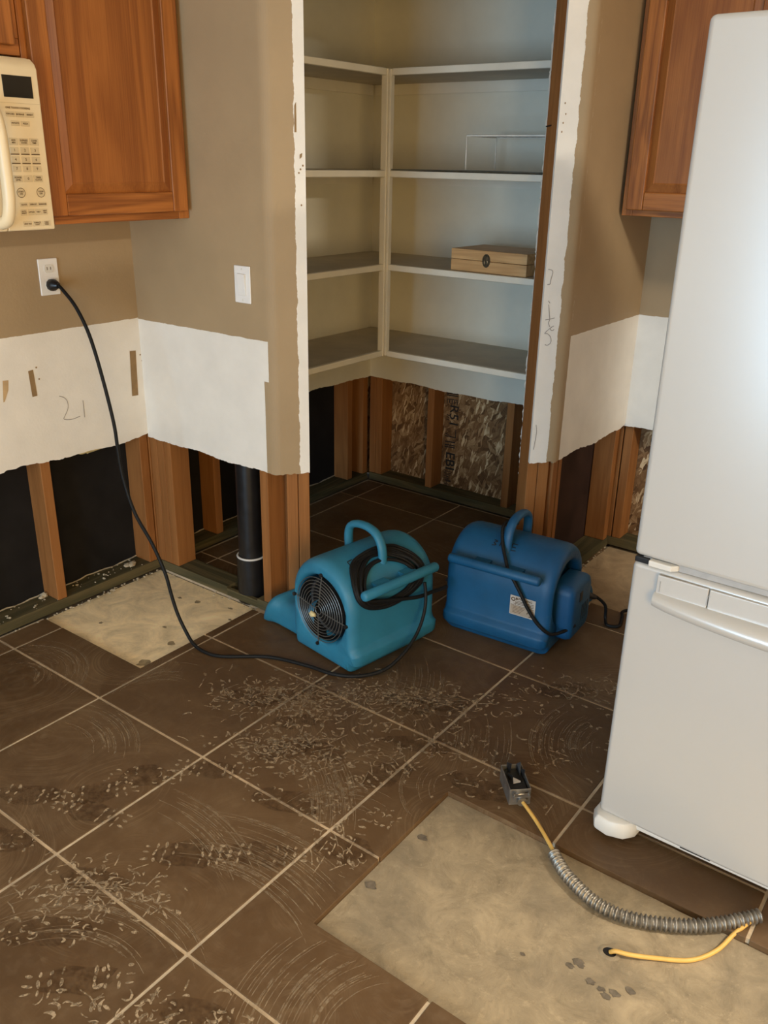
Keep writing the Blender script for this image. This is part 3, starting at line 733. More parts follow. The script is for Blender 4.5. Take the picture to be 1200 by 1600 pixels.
cabM = tag(empty('wall_cabinet', (XA, -.2, 1.76)), 'short oak wall cabinet directly above the cream microwave', 'cabinet')
MB().box((XA, -.62, 1.765), (-.270, .160, CT)).build('carcass', m_oak, cabM, bevel=.002)
MB().box((-.2695, -.62, 1.760), (-.2505, .161, 1.80)).build('face_rail', m_oakh, cabM, bevel=.002)
mb = MB(); mb.box((-.2695, .120, 1.80), (-.2505, .161, CT)); mb.build('face_stile', m_oak, cabM, bevel=.002)
for y0 in (-.60, -.226): cab_door(cabM, (-.2495, y0, 1.782), (0, 1, 0), (0, 0, 1), (1, 0, 0), .366, .48, mats=(m_oak, m_oakp, m_oakh))
cabR = tag(empty('wall_cabinet', (1.3, YD, 1.37)), 'oak wall cabinet on the back wall behind the white refrigerator', 'cabinet')
MB().box((.770, 1.768, 1.374), (1.62, YD-.001, CT)).build('carcass', m_oak, cabR, bevel=.002)
MB().box((.768, 1.748, 1.368), (.806, 1.767, CT)).build('face_stile', m_oak, cabR, bevel=.002)
MB().box((.806, 1.748, 1.368), (1.62, 1.767, 1.41)).build('face_rail', m_oakx, cabR, bevel=.002)
for x0 in (.788, 1.205): cab_door(cabR, (x0, 1.747, 1.388), (1, 0, 0), (0, 0, 1), (0, -1, 0), .41, .90, mats=(m_oak, m_oakp, m_oakx))

# ------------------------------------------------------------------ microwave
mw = tag(empty('microwave', (XA, -.22, 1.342)), 'cream over-the-range microwave with keypad under the short oak cabinet', 'microwave')
MB().box((XA+.001, -.60, 1.346), (-.205, .152, 1.752)).build('body', m_bisque, mw, bevel=.004)
def yz_prism(mb, prof, y0, y1): mb.loft([[(x, y0, z) for x, z in prof], [(x, y1, z) for x, z in prof]])
fp = [(-.2045, 1.340), (-.180, 1.340), (-.178, 1.345), (-.178, 1.725), (-.184, 1.738), (-.200, 1.750), (-.2045, 1.750)]
mb = MB(); yz_prism(mb, fp, .0195, .1555); pan = mb.build('control_panel', m_bisque, mw, bevel=.003)
mb = MB(); yz_prism(mb, fp, -.60, .0175); mb.build('door', m_bisque, mw, bevel=.003)
MB().box((-.1785, -.53, 1.40), (-.1768, -.06, 1.68)).build('door_window', m_display, mw, bevel=.0005)
mb = MB(); P = spline([(-.178, .000, 1.360), (-.150, .004, 1.372), (-.136, .006, 1.42), (-.134, .006, 1.50), (-.136, .006, 1.58), (-.150, .004, 1.630), (-.178, .000, 1.645)], 6)
mb.tube(P, .0155, 12); mb.build('handle', m_bisque, mw, smooth=60)
MB().box((-.1785, .055, 1.658), (-.1765, .136, 1.708)).build('display', m_display, pan, bevel=.0005)
MB().box((-.1782, .0200, 1.6445), (-.1778, .1550, 1.6458)).build('seam', m_bisq2, pan)
ink = MB()
def key(y, z, w=.026, h=.013, txt=None, sz_=.006, sub=None, dy=0):
    MB().box((-.1782, y-w/2, z-h/2), (-.1766, y+w/2, z+h/2)).build('button', m_bisq2, pan, bevel=.0006, seg=1)
    lab(txt, y, z+dy, sz_)
TM = lambda y, z: Matrix.Translation((-.1763, y, z)) @ Matrix(((0, 0, 1, 0), (1, 0, 0, 0), (0, 1, 0, 0), (0, 0, 0, 1)))
def lab(txt, y, z, s_):
    if txt: ink.text(txt, TM(y, z), s_, .0002)
lab('ONE TOUCH COOKING', .088, 1.6340, .0062)
for (y, tx) in ((.065, 'POPCORN'), (.092, 'BEVERAGE'), (.119, 'REHEAT')): key(y, 1.6195, .025, .012, tx, .0048)
for (y, tx) in ((.076, 'POTATO'), (.104, 'PIZZA')): key(y, 1.5985, .025, .012, tx, .0052)
rows = [1.5560, 1.5335, 1.5115, 1.4895, 1.4675]; cols_ = (.064, .093, .122)
for y, tx in zip(cols_, ('ADD\nMIN', 'EXPRESS\nCOOK', 'COOK\nTIME')): key(y, rows[0], .026, .016, tx, .0056)
for r, tr in ((1, '123'), (2, '456'), (3, '789')):
    for y, tx in zip(cols_, tr):
        key(y, rows[r]+.002, .024, .014, tx, .0088)
        if r < 3: MB().box((-.1764, y-.012, rows[r]-.0085), (-.1762, y+.012, rows[r]-.0062)).build('underline', m_ink, pan)
for y, tx in zip(cols_, ('POWER\nLEVEL', '0', 'TIMER\nCLOCK')): key(y, rows[4], .026, .016, tx, .0056 if len(tx) > 1 else .0088)
for y, tx in ((.067, 'START\nON'), (.124, 'CLEAR\nOFF')):
    mb = MB(); mb.loft([[(x, y+.0115*cos(2*pi*k/24), 1.4335+.0115*sin(2*pi*k/24)) for k in range(24)] for x in (-.1782, -.1766)]); mb.build('button', m_bisq2, pan, smooth=40)
    ink.tube([(-.1764, y+.0115*cos(2*pi*k/24), 1.4335+.0115*sin(2*pi*k/24)) for k in range(24)], .0006, 4, closed=True); lab(tx, y, 1.4335, .0054)
for y, tx in ((.071, 'CLOCK'), (.098, 'DEFROST'), (.125, 'REMINDER')): key(y, 1.4045, .025, .010, tx, .0048)
for y, tx in ((.068, 'AUTO\nNIGHT'), (.090, 'OPTION'), (.110, 'HELP'), (.129, 'VENT\nFAN')): key(y, 1.3855, .018, .014, tx, .0046)
for y, tx in ((.075, 'VENT FAN'), (.103, 'SURFACE\nLIGHT'), (.130, 'TURN\nTABLE')): key(y, 1.3565+.0, .025, .013, tx, .0046)
stuff(ink.build('key_lettering', m_ink, pan, keep=True))
MB().box((XA+.03, -.55, 1.340), (-.24, .10, 1.3462)).build('grease_filter', m_gasket, mw)

# ------------------------------------------------------------------ pantry shelves
LX, RY = -.170, 1.645                       # inner front lines of the L-shaped shelves
ZS = (.785, 1.137, 1.492, 1.850)
sh = tag(empty('pantry_shelves', (XA, YD, .76)), 'white L-shaped built-in pantry shelves with front lips and corner post', 'shelves')
names = []
for k, z in enumerate(ZS):
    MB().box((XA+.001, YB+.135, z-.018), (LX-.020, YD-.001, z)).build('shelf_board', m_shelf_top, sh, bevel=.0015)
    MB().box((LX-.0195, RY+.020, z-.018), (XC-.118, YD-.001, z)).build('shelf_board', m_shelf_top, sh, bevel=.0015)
    MB().box((LX-.019, YB+.138, z-.024), (LX, RY-.001, z+.001)).build('front_lip', m_white, sh, bevel=.004)
    MB().box((LX+.014, RY, z-.024), (XC-.119, RY+.019, z+.001)).build('front_lip', m_white, sh, bevel=.004)
    MB().box((XA+.0005, YB+.14, z-.060), (XA+.012, YD-.02, z-.0185)).build('wall_cleat', m_white, sh)
    MB().box((XA+.013, YD-.012, z-.060), (XC-.118, YD-.0065, z-.0185)).build('wall_cleat', m_white, sh)
MB().box((LX-.026, RY-.012, ZS[0]-.024), (LX+.004, RY+.018, ZS[3]+.001)).build('corner_post', m_white, sh, bevel=.004)
MB().box((LX+.0045, RY-.006, ZS[0]-.020), (LX+.016, RY+.018, ZS[3]-.002)).build('corner_post', m_white, sh, bevel=.003)

# raised strip left on the back of the lower shelves
# wooden box on the third shelf
bz = ZS[1]+.0006
wb = tag(empty('wooden_box', (.295, 1.79, bz), rad(-1.5), local=True), 'shallow pine box with metal clasp on the third pantry shelf', 'box')
w_, d_, h_ = .335, .235, .082
MB().box((-w_/2, -d_/2, 0), (w_/2, d_/2, h_*.52)).build('box_base', m_pinebox, wb, bevel=.0025)
MB().box((-w_/2, -d_/2, h_*.535), (w_/2, d_/2, h_)).build('box_lid', m_pinebox, wb, bevel=.0025)
cl = MB(); cl.loft([[(-.006+.017*cos(2*pi*k/14), y, h_*.56+.025*sin(2*pi*k/14)) for k in range(14)] for y in (-d_/2+.001, -d_/2-.003)]); m_brass = plain('dark_brass', (.20, .17, .12), .35, .9, .3, 60, .1)
clo = cl.build('clasp', m_brass, wb, smooth=40)
mb = MB(); mb.tube([(-.006+.007*cos(2*pi*k/12), -d_/2-.0045, h_*.50+.009*sin(2*pi*k/12)) for k in range(12)], .0018, 6, closed=True); mb.box((-.010, -d_/2-.006, h_*.62), (-.002, -d_/2-.002, h_*.76)); mb.build('latch_hook', m_brass, clo)
# wire helper shelf and dark liner on the second shelf
z2 = ZS[2]+.001
MB().box((LX+.02, RY+.022, z2), (.62, RY+.345, z2+.003)).build('x', m_liner) if False else None
ln = MB(); n = 24
rows_ = []
for k in range(n+1):
    x = LX+.018 + (.62-LX-.018)*k/n; zz = z2+.002+.003*max(0, sin(k/n*pi*1.0-.3)) * (1 if k < n else 0)
    rows_.append([(x, RY+.003, zz), (x, RY+.34, z2+.001), (x, RY+.34, z2+.004), (x, RY+.003, zz+.003)])
ln.loft(rows_)
tag(ln.build('shelf_liner', m_liner), 'thin dark grey liner sheet lying on the second pantry shelf', 'liner')
wr = tag(empty('wire_rack', (.30, 1.86, z2+.006)), 'white wire helper rack standing on the second pantry shelf', 'rack')
x0, x1, y0, y1, zb, zt = .128, .50, 1.745, 1.965, z2+.009, z2+.128
for y in (y0, y1):
    mb = MB(); mb.tube([(x0, y, zb), (x0, y, zt), (x1, y, zt), (x1, y, zb)], .0035, 8); mb.build('leg_frame', m_wire, wr, smooth=60)
for k in range(12):
    x = x0 + (x1-x0)*(k+.5)/12; MB().tube([(x, y0, zt+.001), (x, y1, zt+.001)], .0019, 6).build('deck_wire', m_wire, wr, smooth=60)
for x in (x0, x1): mb = MB(); mb.tube([(x, y0, zt), (x, y1, zt)], .003, 8); mb.build('side_rail', m_wire, wr, smooth=60)

# ------------------------------------------------------------------ refrigerator
fr = tag(empty('refrigerator', (1.845, .80, 0)), 'tall white bottom-freezer refrigerator pulled out on the tiles', 'refrigerator')
FX, FW, FYF = 1.432, .83, .400
MB().box((FX+.008, FYF+.075, .03), (FX+FW-.008, 1.17, 1.765)).build('cabinet_body', m_fridge, fr, bevel=.006)
MB().box((FX+.012, FYF+.066, .06), (FX+FW-.012, FYF+.0745, 1.76)).build('door_gasket', m_gasket, fr)
def fdoor(nm, z0, z1):
    mb = MB(); n = 16; lo = []
    for k in range(n+1):
        u = k/n; x = FX + FW*u; lo.append((x, FYF + .010*(2*u-1)**2*1.0 - .004))
    poly = lo + [(FX+FW, FYF+.065), (FX, FYF+.065)]
    mb.prism(poly, z0, z1); return mb.build(nm, m_fridge, fr, bevel=.012, seg=4)
ud = fdoor('upper_door', .752, 1.773)
ld = fdoor('lower_door', .062, .737)
MB().box((FX+.02, FYF+.012, .7375), (FX+FW-.02, FYF+.064, .7515)).build('door_gap', m_gasket, fr)
mb = MB(); mb.prism([(FX+.004, FYF+.004), (FX+.035, FYF+.003), (FX+.035, FYF+.06), (FX+.004, FYF+.06)], .738, .7505); mb.build('hinge_pin', m_blackp, fr, bevel=.002)
mb = MB(); mb.prism([(FX+.036, FYF-.003), (FX+.085, FYF-.004), (FX+.098, FYF+.008), (FX+.098, FYF+.06), (FX+.036, FYF+.06)], .7375, .7515); mb.build('hinge_cover', m_fr_pl, fr, bevel=.003)
# freezer pull: trim panel, split line and long curved grip
hp = MB(); hp.box((FX+.062, FYF-.0085, .672), (FX+.170, FYF-.003, .727)); hp.build('handle_trim', m_fridge, fr, bevel=.002)
hp = MB(); hp.box((FX+.172, FYF-.0095, .655), (FX+FW-.172, FYF-.003, .727)); hp.build('handle_trim', m_fridge, fr, bevel=.002)
hp = MB(); hp.box((FX+FW-.170, FYF-.0085, .672), (FX+FW-.062, FYF-.003, .727)); hp.build('handle_trim', m_fridge, fr, bevel=.002)
mb = MB(); rings = []
for k in range(25):
    u = k/24; x = FX+.060 + (FW-.12)*u; bow = 1-(2*u-1)**2; out = .020+.026*bow**.6; zc = .672-.010*bow; hh = .017+.006*bow
    rings.append([(x, FYF-.004, zc+hh*.9), (x, FYF-out*.55, zc+hh*.75), (x, FYF-out*.9, zc+hh*.3), (x, FYF-out, zc-hh*.3), (x, FYF-out*.85, zc-hh*.85), (x, FYF-out*.5, zc-hh*1.05), (x, FYF-.004, zc-hh)])
mb.loft(rings); mb.build('freezer_handle', m_fridge, fr, smooth=60)
MB().box((FX+.0692, FYF-.0100, .690), (FX+.0708, FYF-.0092, .714)).build('seam_mark', m_gasket, fr)
mb = MB(); mb.ribbon([(FX+.170, FYF-.0101, .690), (FX+.170, FYF-.0101, .711), (FX+.1705, FYF-.0101, .7122), (FX+.176, FYF-.0101, .7122)], (0, -1, 0), .0016); mb.build('seam_mark', m_gasket, fr, keep=True)
# upper handle (right edge, outside the frame), foot cover, kick plate
mb = MB(); mb.tube(spline([(FX+FW-.07, FYF, .80), (FX+FW-.07, FYF-.045, .84), (FX+FW-.07, FYF-.05, 1.1), (FX+FW-.07, FYF-.045, 1.36), (FX+FW-.07, FYF, 1.40)], 6), .013, 12); mb.build('upper_handle', m_fridge, fr, smooth=60)
MB().box((FX+.07, FYF+.045, .022), (FX+FW-.02, FYF+.07, .060)).build('kick_plate', m_fr_pl, fr, bevel=.003)
MB().box((FX+.02, FYF+.020, .040), (FX+FW-.02, FYF+.066, .0615)).build('kick_rail', m_fr_pl, fr, bevel=.004)
for x in (FX+.045, FX+FW-.045):
    s_ = 1 if x < 2 else -1
    pr = [(x-s_*.058, FYF+.070), (x-s_*.060, FYF+.020), (x-s_*.045, FYF-.012), (x-s_*.010, FYF-.020), (x+s_*.030, FYF-.008), (x+s_*.050, FYF+.018), (x+s_*.055, FYF+.070)]
    mb = MB(); cx, cy = x, FYF+.03
    mb.loft([[(cx+(a-cx)*k, cy+(b-cy)*k, z) for a, b in pr] for k, z in ((.93, .016), (1, .024), (1, .045), (.90, .058), (.7, .0615))]); mb.build('foot_cover', m_fr_pl, fr, smooth=50, bevel=.004)
    MB().cyl((x, FYF+.03, 0), (x, FYF+.03, .020), .022).build('levelling_foot', m_blackp, fr, smooth=40)
for x in (FX+.08, FX+FW-.08): MB().cyl((x-.02, 1.08, .025), (x+.02, 1.08, .025), .025).build('roller', m_blackp, fr, smooth=40)
MB().box((FX+.115, FYF+.0445, .047), (FX+.165, FYF+.0455, .054)).build('vent_slot', m_blackp, fr)
MB().box((FX+.20, FYF+.0196, .047), (FX+.27, FYF+.0200, .052)).build('vent_slot', m_blackp, fr)

# ------------------------------------------------------------------ air movers (snail-shell drying fans)
Wf = .195
def ell(zv):
    return .145*math.sqrt(max(0, 1-((zv-.210)/.146)**2))
def drum_profile():
    P = []
    for k in range(0, 25):
        a = pi*k/24; P.append((-.003+.148*cos(a), .210+.146*sin(a)))
    P += [(-.152, .16), (-.152, .098), (-.156, .088), (-.170, .080), (-.172, .070), (-.170, .040), (-.163, .032), (-.146, .030), (-.140, .012), (-.132, .002), (-.05, .002), (.05, .002), (.120, .002), (.138, .02), (.146, .08), (.146, .15)]
    return P
def inset(P, d, c=(-.003, .19)):
    n = len(P); out = []
    for i in range(n):
        a, b = Vector(P[i-1]), Vector(P[(i+1) % n]); t = (b-a).normalized(); nn = Vector((-t.y, t.x)); p = Vector(P[i])
        out.append((p + nn*d)[:])
    return out
PR = drum_profile()
GC, GR = (-.002, .186), .119
def make_fan(root, mblue, grill=True):
    R_ = .040
    # body: rounded drum, with a round intake on each side
    mb = MB(); rings = []
    def ring(P, y): return [(p[0], y, p[1]) for p in P]
    steps = 6
    seq = []
    for k in range(steps+1):
        a = pi/2*k/steps; seq.append((Wf-R_+R_*sin(a), .62*R_*(1-cos(a))))
    n = len(PR)
    def circ(P, r, y, c): 
        out = []
        for p in P:
            a = math.atan2(p[1]-c[1], p[0]-c[0]); out.append((c[0]+r*cos(a), y, c[1]+r*sin(a)))
        return out
    edge = inset(PR, R_*.62)
    rg = [circ(edge, GR-.012, -Wf+.045, GC), circ(edge, GR-.008, -Wf+.012, GC), circ(edge, GR+.006, -Wf+.001, GC), ring(edge, -Wf)]
    rg += [ring(inset(PR, i), -y) for y, i in seq[::-1][1:]]
    rg += [ring(inset(PR, i), y) for y, i in seq[:-1]]
    rg += [ring(edge, Wf), circ(edge, GR+.010, Wf+.001, GC), circ(edge, GR+.002, Wf-.004, GC), circ(edge, GR-.006, Wf-.020, GC), circ(edge, GR-.010, Wf-.05, GC)]
    mb.loft(rg, caps=True)
    body = mb.build('housing', mblue, root, smooth=50)
    # nozzle
    mb = MB(); Y2 = Wf-.022
    def noz(sc, grow):
        return None
    prof = [(.05, .001), (.20, .001), (.262, .001), (.262, .118), (.20, .132), (.14, .150), (.08, .20), (.05, .21)]
    rr = []
    for x, z0, z1, yy, rd in ((.06, .003, .190, Y2-.004, .045), (.12, .003, .140, Y2, .045), (.18, .003, .114, Y2, .045), (.235, .002, .104, Y2, .042), (.262, .001, .106, Y2+.004, .042), (.276, .0, .114, Y2+.013, .044), (.290, .0, .115, Y2+.015, .044), (.300, .004, .108, Y2+.008, .040), (.294, .012, .096, Y2-.006, .034), (.24, .016, .088, Y2-.012, .030)):
        sec = []
        sh_ = .035*((z1-z0)/.13) if x > .25 else 0
        for (cy, cz, a0) in ((yy-rd, z1-rd, 0), (-yy+rd, z1-rd, pi/2), (-yy+rd, z0+rd*.6, pi), (yy-rd, z0+rd*.6, 3*pi/2)):
            for k in range(5):
                a = a0 + pi/2*k/4; rz = rd if a0 < pi-.1 else rd*.6
                y_, z_ = cy + rd*cos(a), cz + rz*sin(a)
                sec.append((x + (.010-(z_-.06)*.42 if x > .23 else 0), y_, z_))
        rr.append(sec)
    mb.loft(rr, caps=False)
    mb.build('nozzle', mblue, root, smooth=50)
    mb = MB(); mb.face([(.235, -Y2+.02, .02), (.235, Y2-.02, .02), (.225, Y2-.02, .086), (.225, -Y2+.02, .086)]); mb.build('outlet_mouth', m_blackp, root)
    # carry handle
    mb = MB(); P = spline([(-.088, 0, .315), (-.082, 0, .372), (-.058, 0, .410), (-.015, 0, .424), (.035, 0, .420), (.068, 0, .402), (.078, 0, .368), (.074, 0, .320)], 6)
    rings = []; pts = [Vector(p) for p in P]
    for i, p in enumerate(pts):
        t = (pts[min(i+1, len(pts)-1)]-pts[max(i-1, 0)]).normalized(); nn = Vector((-t.z, 0, t.x)); 
        rings.append([p + Vector((0, 1, 0))*.0165*cos(2*pi*k/12) + nn*.0125*sin(2*pi*k/12) for k in range(12)])
    mb.loft(rings); mb.build('carry_handle', mblue, root, smooth=60)
    # cord bar on the rear with two posts
    xb = -.176; zb_ = .288
    mb = MB(); P = [(xb, y, zb_) for y in (-.164, -.162, -.156, .162, .168, .170)]
    mb.tube(P, [.006, .013, .0165, .0165, .013, .006], 14); bar_ = mb.build('cord_bar', mblue, root, smooth=50)
    for y in (-.06, .06): MB().loft([[(x, y+a*.028, zb_-.004+b*.009) for a, b in ((-1, -1), (1, -1), (1, 1), (-1, 1))] for x in (-.120, xb)]).build('bar_post', mblue, bar_, smooth=30)
    # feet
    for y in (-.13, .13):
        mb = MB(); mb.loft([[(-.132, y-.025, .0), (-.095, y-.025, .0), (-.095, y+.025, .0), (-.132, y+.025, .0)], [(-.136, y-.028, .016), (-.090, y-.028, .016), (-.090, y+.028, .016), (-.136, y+.028, .016)]]); mb.build('foot', m_blackp, root, bevel=.003)
    # intake guards
    for sgn in ((1,) if grill else ()):
        yy = sgn*(Wf+.002)
        mb = MB()
        for k in range(10):
            r = .014 + k*.0108
            if r > GR: break
            mb.tube([(GC[0]+r*cos(2*pi*j/40), yy+.006*sgn*(1-(r/GR)**2), GC[1]+r*sin(2*pi*j/40)) for j in range(40)], .0013, 5, closed=True)
        for k in range(4):
            a = pi/2*k+.08; mb.tube([(GC[0]+r*cos(a), yy+.006*sgn*(1-(r/GR)**2)-.002*sgn, GC[1]+r*sin(a)) for r in (.012, .04, .07, .09, GR+.006)], .0020, 6)
        stuff(mb.build('intake_guard', plain('guard_wire', (.16, .16, .15), .4, .6), root, smooth=60))
        for k in range(4):
            a = pi/2*k+.08; MB().cyl((GC[0]+(GR+.008)*cos(a), yy-.003, GC[1]+(GR+.008)*sin(a)), (GC[0]+(GR+.008)*cos(a), yy+.005, GC[1]+(GR+.008)*sin(a)), .0065, seg=10).build('guard_clip', m_blackp, root, smooth=40)
    # fan wheel inside
    mb = MB()
    for k in range(36):
        a = 2*pi*k/36; c, s_ = cos(a), sin(a); c2, s2 = cos(a+.09), sin(a+.09)
        mb.face([(GC[0]+.098*c, Wf-.052, GC[1]+.098*s_), (GC[0]+.078*c2, Wf-.052, GC[1]+.078*s2), (GC[0]+.078*c2, Wf-.12, GC[1]+.078*s2), (GC[0]+.098*c, Wf-.12, GC[1]+.098*s_)])
    mb.tube([(GC[0]+.095*cos(2*pi*j/36), Wf-.049, GC[1]+.095*sin(2*pi*j/36)) for j in range(36)], .006, 6, closed=True)
    stuff(mb.build('fan_wheel', plain('dark_wheel', (.035, .036, .038), .5), root))
    mb = MB(); mb.loft([[(GC[0]+(GR-.0125)*cos(2*pi*j/36), yq, GC[1]+(GR-.0125)*sin(2*pi*j/36)) for j in range(36)] for yq in (Wf-.002, Wf-.0495)], caps=False)
    mb.build('intake_ring', m_blackp, root, smooth=60)
    mb = MB(); mb.face([(GC[0]+(GR-.005)*cos(2*pi*j/36), Wf-.0495, GC[1]+(GR-.005)*sin(2*pi*j/36)) for j in range(36)]) ; mb.build('intake_cavity', m_black, root)
    # motor pod on the other side
    mb = MB()
    secs = []
    for y, k in ((-Wf+.03, 1.0), (-Wf-.028, 1.0), (-Wf-.042, .95), (-Wf-.048, .84)):
        sec = []
        for (cx, cz, a0) in ((.078, .205, 0), (-.040, .205, pi/2), (-.040, .065, pi), (.078, .065, 3*pi/2)):
            for j in range(6):
                a = a0+pi/2*j/5; x = cx+.030*cos(a); z = cz+.030*sin(a); sec.append((.019+(x-.019)*k, y, .135+(z-.135)*k))
        secs.append(sec)
    mb.loft(secs); pod = mb.build('motor_pod', mblue, root, smooth=45)
    MB().box((-.012, -Wf-.0505, .168), (.014, -Wf-.044, .204)).build('switch', m_blackp, pod, bevel=.002)
    for k in range(4): MB().box((.022+.016*k, -Wf-.0488, .085), (.028+.016*k, -Wf-.0462, .145)).build('vent_slot', m_blackp, pod)
    return body

def to_local(root_loc, rz, P):
    Mi = (Matrix.Translation(root_loc) @ Matrix.Rotation(rz, 4, 'Z')).inverted(); return [Mi @ Vector(p) for p in P]
def fan_mat(loc, rz): return Matrix.Translation(loc) @ Matrix.Rotation(rz, 4, 'Z')
L1, A1 = Vector((.412, .775, .0)), rad(171.0)
L2, A2 = Vector((.762, 1.182, .0)), rad(94.0)
fan1 = tag(empty('air_mover', L1, A1, local=True), 'teal blue air mover with wire intake grille and coiled cord, left of the two', 'fan', 'blue air movers on the tile floor')
make_fan(fan1, m_blue1)
fan2 = tag(empty('air_mover', L2, A2, local=True), 'deep blue air mover with white warning sticker, nearer the refrigerator', 'fan', 'blue air movers on the tile floor')
make_fan(fan2, m_blue2)

# fan 1: cord from wall plug, across the floor, up to the coil behind the bar
def surf_x(z): return -.003 - (ell(z) if z > .210 else .148)
fm1 = fan_mat(L1, A1)
air = [(-.520, .365, 1.141), (-.500, .368, 1.128), (-.444, .372, 1.078), (-.393, .375, .994), (-.349, .375, .866), (-.314, .375, .724), (-.306, .375, .639), (-.294, .375, .541), (-.250, .375, .426), (-.171, .375, .332), (-.117, .375, .242), (-.093, .375, .166), (-.068, .375, .102), (-.034, .375, .050), (.005, .372, .016), (.06, .370, .0075), (.125, .388, .0065), (.247, .480, .0065), (.379, .518, .0065), (.476, .532, .0065), (.548, .572, .0070), (.600, .640, .016), (.625, .712, .052), (.632, .775, .100), (.630, .815, .155), (.622, .835, .205), (.612, .840, .255)]
loc = to_local(L1, A1, air)
rc = random.Random(5); coil = []
for lp in range(12):
    ry = .138 + rc.uniform(-.030, .014); rz_ = ry*.52 + rc.uniform(-.004, .004); cy = .022+rc.uniform(-.008, .008); cz = .283+rc.uniform(-.005, .005); dx = rc.uniform(0.003, .020)
    for k in range(28):
        a = -.5 - 2*pi*k/28
        y = cy - ry*cos(a)*-1*-1; z = cz + rz_*sin(a)
        coil.append((min(surf_x(z)-.006, -.06) - dx*(.6+.4*cos(a*2)), y, z))
body_x = coil
P = spline(loc, 6)
mb = MB(); mb.tube(P, .0058, 10)
mb.tube(spline(coil, 2), .0056, 8)
mb.tube(spline([coil[10], (-.172, -.06, .205), (-.178, -.14, .200), (-.180, -.215, .196)], 8), .0065, 8)
cd1 = mb.build('power_cord', m_cord, fan1, smooth=60)
mb = MB(); pp = to_local(L1, A1, [(XA+.0088, .360, 1.139), (XA+.020, .361, 1.140), (XA+.028, .362, 1.141), (-.515, .365, 1.140)])
mb.tube(pp, [.0185, .0195, .0170, .0090], 10); mb.build('plug', m_blackp, cd1, smooth=40)
# marker scrawl on the top of fan 1
def on_top(y, ang, o=.0012):
    return (-.003+(.148+o)*cos(ang), y, .210+(.146+o)*sin(ang))
mb = MB()
def scr(P, w=.0035):
    pts = spline(P, 4); out = [on_top(*p[:2]) for p in pts]
    L = []
    for i, p in enumerate(out):
        p = Vector(p); nn = Vector((p.x+.003, 0, p.z-.210)).normalized(); t = (Vector(out[min(i+1, len(out)-1)])-Vector(out[max(i-1, 0)])).normalized(); sd = nn.cross(t)*w/2
        L.append((mb.bm.verts.new(p-sd), mb.bm.verts.new(p+sd)))
    for a, b in zip(L, L[1:]): mb.bm.faces.new((a[0], b[0], b[1], a[1]))
for st in ([(.122, 1.90, 0), (.125, 2.10, 0)], [(.125, 2.08, 0), (.108, 2.03, 0), (.098, 2.10, 0), (.106, 2.20, 0), (.122, 2.18, 0)], [(.122, 1.90, 0), (.100, 1.88, 0)]): scr(st)
stuff(mb.build('marker_scrawl', m_inkb, fan1, keep=True))
# fan 2: cord over the handle and down the rear, plug lead on the floor
mb = MB()
c2 = [(.004, .006, .390), (-.018, .018, .402), (-.045, .030, .402), (-.075, .026, .392), (-.105, .008, .350), (-.135, -.020, .312), (-.160, -.045, .286), (-.163, -.066, .262), (-.166, -.095, .222), (-.166, -.125, .175), (-.160, -.158, .130), (-.148, -.190, .100), (-.120, -.205, .085), (-.070, -.226, .082), (-.030, -.2435, .090)]
mb.tube(spline(c2, 6), .0058, 10)
lead = [(.945, 1.285, .135), (.985, 1.33, .135), (1.015, 1.40, .075), (1.020, 1.41, .02), (1.040, 1.385, .0068), (1.075, 1.405, .0068), (1.060, 1.47, .0068), (1.045, 1.53, .004), (1.11, 1.62, -.0075), (1.25, 1.68, -.0080), (1.4, 1.80, -.0080), (1.46, 1.98, .004), (1.47, 2.048, .10)]
mb.tube(spline(to_local(L2, A2, lead), 7), .0058, 10)
cd2 = mb.build('power_cord', m_cord, fan2, smooth=60)
mb = MB(); mb.tube(to_local(L2, A2, [(.955, 1.285, .135), (.978, 1.315, .137), (.996, 1.35, .118)]), [.013, .015, .008], 10); mb.build('plug', m_blackp, cd2, smooth=40)
mb = MB()
for st in ([(.010, 2.02, 0), (.028, 2.02, 0), (.028, 2.16, 0)], [(-.012, 2.00, 0), (-.030, 2.00, 0)], [(-.012, 2.10, 0), (-.028, 2.10, 0)], [(-.012, 2.00, 0), (-.012, 2.18, 0), (-.032, 2.18, 0)], [(.055, 2.02, 0), (.042, 2.05, 0), (.052, 2.10, 0), (.042, 2.15, 0), (.056, 2.18, 0)]): scr(st)
stuff(mb.build('marker_scrawl', m_inkb, fan2, keep=True))
# warning sticker on the rear of fan 2
xs = -.1527
st_ = MB(); st_.box((xs-.0006, -.145, .133), (xs, -.055, .203)); stk = st_.build('warning_sticker', m_sticker, fan2)
MB().box((xs-.0010, -.142, .136), (xs-.0004, -.058, .168)).build('sticker_panel', m_tag, stk)
tk = MB(); TS = lambda y, z: Matrix.Translation((xs-.0014, y, z)) @ Matrix(((0, 0, -1, 0), (-1, 0, 0, 0), (0, 1, 0, 0), (0, 0, 0, 1)))
tk.text('WARNING', TS(-.108, .1945), .0105, .0003)
tk.face([(xs-.0013, -.079+.006*cos(pi/2+2*pi*k/3), .1935+.006*sin(pi/2+2*pi*k/3)) for k in range(3)])
for k in range(3): tk.box((xs-.0014, -.140, .1845-.005*k), (xs-.0008, -.080+.006*k, .1862-.005*k))
tk.box((xs-.0014, -.142, .1690), (xs-.0008, -.058, .1700)); tk.box((xs-.0014, -.0762, .170), (xs-.0008, -.0752, .200))
tk.tube([(xs-.0013, -.066+.006*cos(2*pi*k/16), .190+.006*sin(2*pi*k/16)) for k in range(16)], .0016, 4, closed=True)
for k in range(5): tk.box((xs-.0014, -.110+.004*k, .1635-.0052*k), (xs-.0008, -.066, .1648-.0052*k))
